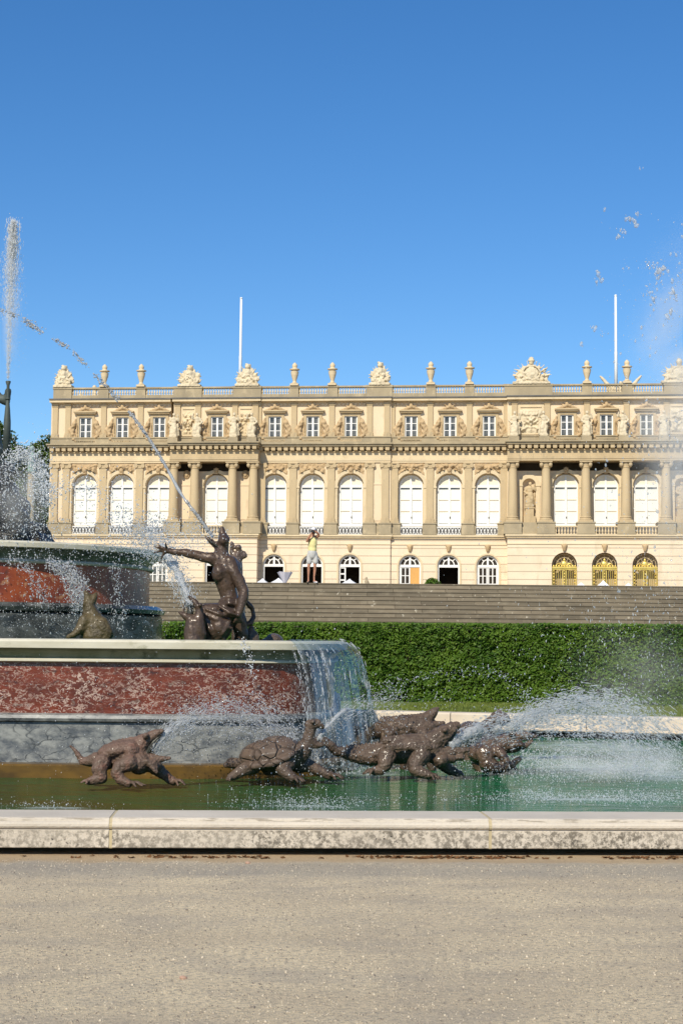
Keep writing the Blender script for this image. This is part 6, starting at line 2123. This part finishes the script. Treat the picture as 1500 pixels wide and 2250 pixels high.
m2 = N(nt, 'ShaderNodeMixShader'); nt.links.new(math2(nt, 'MULTIPLY', math2(nt, 'MULTIPLY', st, fz.outputs[0]), .46), m2.inputs[0]); nt.links.new(m1.outputs[0], m2.inputs[1]); nt.links.new(df.outputs[0], m2.inputs[2])
nt.links.new(m2.outputs[0], out.inputs['Surface'])
nbp = N(nt, 'ShaderNodeTexNoise'); nbp.inputs['Scale'].default_value = 1.3; nbp.inputs['Detail'].default_value = 3; nt.links.new(cv.outputs[0], nbp.inputs['Vector'])
bp = N(nt, 'ShaderNodeBump'); bp.inputs['Strength'].default_value = .6; bp.inputs['Distance'].default_value = .08; nt.links.new(nbp.outputs['Fac'], bp.inputs['Height']); nt.links.new(bp.outputs[0], gl.inputs['Normal'])
sheet = link(bpy.data.objects.new('waterfall', np_mesh('waterfall', np.array(V), np.array(Fq), m, True)))
tag(sheet, 'glassy sheet of water falling over the right corner of the lower basin', 'waterfall')

# broken white ropes on the sheet and froth where it lands
s = Spray()
for q in range(0, len(idx), 1):
    k = idx[q]
    if nrg.random() < .25: continue
    p, nr_ = low[k], nrm[k]
    path = []
    for t in np.linspace(0, 1, 40):
        o_ = .13 + .12 * min(1, t * 6) + .41 * math.sqrt(max(t - .04, 0))
        path.append((FX + p[0] + nr_[0] * o_, FY + p[1] + nr_[1] * o_, 1.635 - 1.72 * max(0, t - .03) ** 1.15))
    path = np.array(path)
    n_ = int(5 + 20 * nrg.random() ** 2)
    i = np.minimum((39 * nrg.random(n_) ** .7).astype(int), 38)
    s.C.append(path[i] + nrg.normal(size=(n_, 3)) * (.006 + .0012 * i[:, None])); s.S.append(.004 + .004 * nrg.random(n_)); s.D.append(path[i + 1] - path[i]); s.T.append(3 + 9 * nrg.random(n_))
    n_ = 26
    s.C.append(path[-1][None] + nrg.normal(size=(n_, 3)) * np.array([.12, .12, .07])[None] + np.array([0, 0, .05])[None]); s.S.append(.005 + .010 * nrg.random(n_) ** 2); s.D.append(nrg.normal(size=(n_, 3))); s.T.append(1 + nrg.random(n_))
s.build('water_streaks', M['streak'], 'white ropes and froth of the falling sheet at the basin corner', None, 'stuff')
# ------------------------------------------------------------------ terrace life
PU = 'white parasols on the terrace'
M['canvas'] = stone('white_canvas', (.80, .80, .80), (.74, .74, .75), 2, rough=.8)
M['canvas_lilac'] = stone('pale_lilac_canvas', (.72, .70, .78), (.66, .64, .72), 2, rough=.8)
M['steel'] = stone('grey_steel_pole', (.35, .35, .35), (.3, .3, .3), 3, rough=.5)


def parasol(px, py, hw, hh, Y, label, inverted=False):
    top = at(px, py, Y)
    s_ = Y / F
    t = empty('parasol', (top.x, top.y, ZT), label=label, cat='parasol', group=PU)
    H = top.z - ZT
    mb = MB()
    if inverted:
        K = 8; w = hw * s_
        zt, zb = H, H - hh * s_
        for k in range(K):
            a0, a1 = 2 * PI * k / K, 2 * PI * (k + 1) / K
            r1 = w * (1 + .06 * (k % 2))
            A = (r1 * math.cos(a0), r1 * math.sin(a0), zt + .05 * (k % 2)); B = (w * math.cos(a1), w * math.sin(a1), zt)
            a2 = (.08 * math.cos(a0), .08 * math.sin(a0), zb); b2 = (.08 * math.cos(a1), .08 * math.sin(a1), zb)
            mb.quad(a2, b2, B, A)
            mb.quad((A[0] * .97, A[1] * .97, A[2] + .01), (B[0] * .97, B[1] * .97, B[2] + .01), b2, a2)
        mb.build('canopy', M['canvas_lilac'], t)
    else:
        w = hw * s_; hz = hh * s_
        K = 4
        for k in range(K):
            a0, a1 = 2 * PI * k / K + .6, 2 * PI * (k + 1) / K + .6
            P0 = [(w * r_ * math.cos(a0), w * r_ * math.sin(a0), H - hz * z_) for r_, z_ in ((.02, 0), (.3, .38), (.65, .72), (1, 1), (1, 1.15))]
            P1 = [(w * r_ * math.cos(a1), w * r_ * math.sin(a1), H - hz * z_) for r_, z_ in ((.02, 0), (.3, .38), (.65, .72), (1, 1), (1, 1.15))]
            for q in range(4): mb.quad(P0[q + 1], P1[q + 1], P1[q], P0[q])
        mb.build('canopy', M['canvas'], t)
    mb = MB(); mb.lathe([(.04, .1), (.04, H - .1)], (0, 0, 0), 8); mb.build('pole', M['steel'], t)
    mb = MB(); mb.lathe([(.35, 0), (.35, .06), (.1, .12)], (0, 0, 0), 12); mb.build('base', M['steel'], t)


parasol(577, 1271, 26, 14, 112, 'white square parasol top left of the dark doorway behind the stairs')
parasol(612, 1270, 30, 14, 110, 'white parasol top just under the inside-out lilac one')
parasol(626, 1258, 17, 24, 108, 'lilac white parasol turned up like a funnel before a doorway', True)
parasol(768, 1272, 26, 12, 112, 'white parasol peak in front of the door with a folded leaf')
parasol(1325, 1275, 24, 15, 110, 'white pyramid parasol peak below the middle gilded gate')
parasol(1276, 1280, 22, 10, 112, 'low white parasol edge between the first two gilded gates')
parasol(1380, 1281, 20, 10, 112, 'low white parasol edge left of the rightmost gilded gate')
parasol(392, 1273, 22, 12, 112, 'white parasol top behind the flung-out arm of the bronze man')
# small stone figure and tub plant at the head of the stairs
p = at(806, 1290, 100)
mb = MB(); mb.lathe([(.16, 0), (.16, 1.55)], (0, 0, 0), 10); mb.chain([(0, 0, 1.5), (-.02, 0, 1.78)], [.12, .13]); mb.ell((-.05, 0, 1.98), (.09, .09, .12)); mb.capsule((.06, 0, 1.8), (.13, 0, 1.6), .06, .05)
o = mb.blob('stone_bust', M['stone_grey'], None, .05, 1, .02, 8); o.location = (p.x, p.y, ZT)
tag(o, 'small grey stone figure peeping over the stairs right of the glazed doors', 'statue')
pl = empty('tub_plant', (at(950, 1290, 95).x, 95, ZT), label='bushy green tub plant peeping over the stairs before an open doorway', cat='plant')
mb = MB(); mb.lathe([(.4, 0), (.55, .7), (.6, .75), (.5, .75)], (0, 0, 0), 14); mb.build('tub', M['stone_grey'], pl)
nl = 900; pg = np.random.default_rng(8)
P_ = pg.normal(size=(nl, 3)); P_ /= np.linalg.norm(P_, axis=1, keepdims=True); P_ *= (pg.random(nl) ** .4)[:, None] * np.array([.5, .45, .42]); P_[:, 2] += 1.42
ax = pg.normal(size=(nl, 3)); ax /= np.linalg.norm(ax, axis=1, keepdims=True); ay = np.cross(ax, pg.normal(size=(nl, 3))); ay /= np.linalg.norm(ay, axis=1, keepdims=True)
V_ = np.stack([P_ - ax * .08, P_ - ay * .04, P_ + ax * .08, P_ + ay * .04], 1).reshape(-1, 3)
link(bpy.data.objects.new('foliage', np_mesh('foliage', V_, np.arange(nl * 4).reshape(-1, 4), M['hedge'])), pl)
mb = MB(); mb.tube([(0, 0, .6), (.05, 0, 1.1), (0, 0, 1.6)], [.06, .05, .03], 6); mb.build('stem', M['hedge_core'], pl)

# ---- person photographing from the top step
YP = YT + .12
g = Fig(640, 1140, 12.5, YP)
base = at(685, 1281.5, YP); base = Vector((base.x, base.y, ZT))
M['skin'] = stone('tanned_skin', (.50, .25, .155), (.44, .215, .13), 6, rough=.55)
M['shirt'] = stone('pale_yellow_shirt', (.78, .70, .33), (.74, .66, .30), 5, rough=.9)
M['shorts'] = stone('light_grey_shorts', (.56, .55, .51), (.50, .49, .46), 5, rough=.9)
M['cap'] = stone('white_cap', (.82, .81, .82), (.78, .77, .79), 5, rough=.8)
M['black'] = stone('black_camera', (.02, .02, .02), (.03, .03, .03), 5, rough=.35)
k_ = 12.5
H_ = (at(685, 1160, YP).z - ZT)
def W(x, y, d=0.0):
    p = at(640 + x / k_, 1140 + y / k_, YP + d)
    return Vector((p.x, p.y, p.z)) - base
rp = lambda v: v / k_ * YP / F
def chain(mb, pts): mb.chain([W(a, b_, d) for a, b_, d, _ in pts], [rp(r_) for *_, r_ in pts])
person = empty('person', base, label='person in white cap, pale yellow top and grey shorts taking a picture on the stairs', cat='person')
mb = MB()
for s_, kn in ((-1, 475), (1, 645)):
    hx = 575 + s_ * 62
    ax_ = kn - 8 if s_ < 0 else 625
    chain(mb, [(hx, 980, 0, 68), (hx + s_ * 10, 1130, -.01, 58), (kn, 1300, -.03, 40), (kn + 2, 1400, .0, 42), (ax_, 1600, .02, 25), (ax_, 1690, .02, 24)])
    fx = -28 if s_ < 0 else 75
    chain(mb, [(ax_, 1715, .02, 28), (ax_ + fx * .6, 1728, -.08, 24), (ax_ + fx, 1734, -.16, 18)])
chain(mb, [(575, 960, 0, 105), (580, 840, 0, 92), (585, 720, -.01, 100), (590, 600, 0, 102), (592, 540, .01, 90)])
chain(mb, [(510, 520, 0, 52), (680, 505, 0, 52)])
chain(mb, [(595, 500, -.01, 42), (598, 440, -.02, 40)])
mb.ell(W(600, 355, -.02), (rp(62), .105, rp(85))); mb.ell(W(592, 350, -.115), (.022, .03, .03)); mb.ell(W(548, 360, -.02), (.015, .03, .035)); mb.ell(W(655, 360, -.02), (.015, .03, .035))
chain(mb, [(505, 525, -.01, 48), (455, 590, -.1, 38), (430, 610, -.14, 36), (470, 520, -.2, 30), (535, 420, -.22, 25)])
chain(mb, [(685, 505, -.01, 48), (735, 470, -.1, 38), (752, 440, -.12, 36), (710, 380, -.18, 30), (650, 350, -.22, 25)])
for q in range(4):
    chain(mb, [(535, 420, -.22, 16), (548 + q * 4, 395 - q * 10, -.24, 9), (566 + q * 4, 375 - q * 12, -.25, 7)])
    chain(mb, [(650, 350, -.22, 16), (640 - q * 3, 330 - q * 8, -.24, 9), (622 - q * 3, 318 - q * 6, -.25, 7)])
body = mb.blob('body', M['skin'], person, .012, 2)
mb = MB()
chain(mb, [(580, 870, 0, 122), (585, 780, 0, 110), (588, 700, -.01, 116), (590, 610, 0, 118), (592, 560, .01, 100)])
chain(mb, [(540, 560, 0, 62), (645, 545, 0, 62)]); chain(mb, [(480, 830, .02, 30), (500, 640, .0, 40)])
mb.blob('shirt', M['shirt'], person, .016, 2, .006, 12)
mb = MB()
chain(mb, [(575, 930, 0, 130), (575, 1000, 0, 130)])
for s_ in (-1, 1):
    chain(mb, [(575 + s_ * 66, 990, 0, 84), (575 + s_ * 84, 1100, -.01, 80), (575 + s_ * 88, 1185, -.015, 78)])
mb.blob('shorts', M['shorts'], person, .016, 1, .006, 12)
mb = MB(); mb.ell(W(605, 295, -.02), (rp(72), .12, rp(62))); mb.ell(W(545, 290, -.1), (rp(80), .12, rp(14)), (0, .25, 0)); mb.blob('cap', M['cap'], person, .012, 1)
mb = MB(); c_ = W(590, 355, -.22); mb.box(c_.x - .065, c_.x + .065, c_.y - .03, c_.y + .03, c_.z - .04, c_.z + .045); mb.tube([c_ + Vector((0, -.03, 0)), c_ + Vector((0, -.11, .01))], .035, 12); mb.build('camera', M['black'], person)
for s_, ax_ in ((-1, 467), (1, 625)):
    mb = MB(); fx = -28 if s_ < 0 else 75
    chain(mb, [(ax_ - 6, 1735, .05, 24), (ax_ + fx * .6, 1740, -.08, 28), (ax_ + fx, 1746, -.18, 22)]); mb.blob('shoe', M['cap'] if s_ > 0 else M['step'], person, .012, 1)

# ------------------------------------------------------------------ trees beyond the palace
M['leaf_tree'] = leafmat('tree_leaf', (.042, .080, .012), (.080, .13, .02), (.11, .15, .028), .35)
M['bark'] = stone('tree_bark', (.10, .08, .055), (.06, .05, .035), 3, rough=.95)


def tree(px, Y, topy, rx, lab, seed):
    r_ = np.random.default_rng(seed)
    top = at(px, topy, Y)
    t = empty('deciduous_tree', (top.x, Y, ZT), label=lab, cat='tree', group='trees beyond the palace')
    H = top.z - ZT
    mb = MB(); mb.tube([(0, 0, 0), (.1, 0, H * .3), (-.1, .1, H * .6), (0, 0, H * .85)], [.5, .4, .28, .08], 8)
    for k in range(9):
        a = r_.random() * 6.28; z = H * (.35 + .05 * k)
        mb.tube([(0, 0, z), (math.cos(a) * rx * .4, math.sin(a) * rx * .4, z + H * .1), (math.cos(a) * rx * .75, math.sin(a) * rx * .75, z + H * .17)], [.2, .12, .04], 6)
    mb.build('trunk', M['bark'], t)
    nc = 60
    cc = r_.normal(size=(nc, 3)); cc /= np.linalg.norm(cc, axis=1, keepdims=True); cc *= (r_.random(nc) ** .45)[:, None] * np.array([rx * .9, rx * .9, H * .36]); cc[:, 2] += H * .60
    rad = .9 + 1.1 * r_.random(nc)
    n_ = 30000
    ci = r_.integers(0, nc, n_)
    d = r_.normal(size=(n_, 3)); d /= np.linalg.norm(d, axis=1, keepdims=True)
    P_ = cc[ci] + d * (rad[ci] * (.55 + .5 * r_.random(n_)))[:, None] * np.array([1, 1, .8])
    P_ = P_[P_[:, 2] < H * 1.0]; n_ = len(P_)
    ax = r_.normal(size=(n_, 3)); ax /= np.linalg.norm(ax, axis=1, keepdims=True); ay = np.cross(ax, r_.normal(size=(n_, 3))); ay /= np.linalg.norm(ay, axis=1, keepdims=True)
    sz = (.16 + .12 * r_.random(n_))[:, None]
    V_ = np.stack([P_ - ax * sz, P_ - ay * sz * .6, P_ + ax * sz, P_ + ay * sz * .6], 1).reshape(-1, 3)
    link(bpy.data.objects.new('crown', np_mesh('crown', V_, np.arange(n_ * 4).reshape(-1, 4), M['leaf_tree'])), t)


tree(72, 196, 925, 5.5, 'dark green tree whose rounded top shows left of the palace corner', 1)
tree(28, 205, 935, 5.5, 'dark tree behind the tall jet and its mist', 2)
tree(108, 200, 942, 4.5, 'lower dark tree half hidden behind the palace corner', 3)
tree(-40, 200, 915, 6, 'dark tree at the far left edge behind the fountain statue', 5)
# a slim garden ornament in front of the trees
o = empty('garden_figure', (at(70, 1000, 120).x, 120, ZT), label='small pale green figure on a column before the trees at the left', cat='statue')
zz = at(70, 975, 120).z - ZT
mb = MB(); mb.lathe([(.5, 0), (.5, .4), (.3, .5), (.26, zz - 2.2), (.4, zz - 2.1)], (0, 0, 0), 12); mb.build('column', M['stone_grey'], o)
mb = MB(); mb.chain([(0, 0, zz - 2.1), (0, 0, zz - .9)], [.3, .26]); mb.ell((0, 0, zz - .35), (.18, .18, .24)); mb.chain([(.2, 0, zz - 1), (.6, 0, zz - .5)], [.12, .08]); M['verdigris'] = stone('pale_verdigris', (.30, .42, .36), (.22, .32, .28), 3, rough=.6)
mb.blob('figure', M['verdigris'], o, .06, 1, .02, 6)

# ------------------------------------------------------------------ light and sky
SUN_AZ = R(22)     # left of straight behind the camera
SUN_EL = R(40)
sd = Vector((-math.sin(SUN_AZ) * math.cos(SUN_EL), -math.cos(SUN_AZ) * math.cos(SUN_EL), math.sin(SUN_EL)))
sun = bpy.data.lights.new('sun', 'SUN')
sun.energy = 4.6
sun.angle = R(.5)
sun.color = (1.0, .915, .755)
so = bpy.data.objects.new('sun', sun); link(so)
so.rotation_euler = sd.to_track_quat('Z', 'Y').to_euler()
w = bpy.data.worlds.new('World'); scene.world = w; w.use_nodes = True
nt = w.node_tree
bg = nt.nodes['Background']
sky = nt.nodes.new('ShaderNodeTexSky')
sky.sky_type = 'NISHITA'; sky.sun_disc = False
sky.sun_elevation = SUN_EL
sky.sun_rotation = math.atan2(sd.x, sd.y)
sky.air_density = 1.0; sky.dust_density = 0.15; sky.ozone_density = 4.5; sky.altitude = 500
hs = nt.nodes.new('ShaderNodeHueSaturation'); hs.inputs['Saturation'].default_value = 1.24; hs.inputs['Hue'].default_value = .503
nt.links.new(sky.outputs[0], hs.inputs['Color']); nt.links.new(hs.outputs[0], bg.inputs['Color'])
bg.inputs['Strength'].default_value = .125
scene.view_settings.view_transform = 'Standard'
scene.view_settings.look = 'None'
scene.view_settings.exposure = 0.08
scene.view_settings.gamma = 1.0
scene.cycles.volume_step_rate = 2.0
scene.cycles.volume_max_steps = 128
scene.cycles.max_bounces = 8
scene.cycles.volume_bounces = 2
scene.cycles.transparent_max_bounces = 16
scene.cycles.transmission_bounces = 6
scene.cycles.sample_clamp_indirect = 4.0
scene.cycles.caustics_reflective = False
scene.cycles.caustics_refractive = False

for _o in PENDING:
    COL.objects.link(_o)
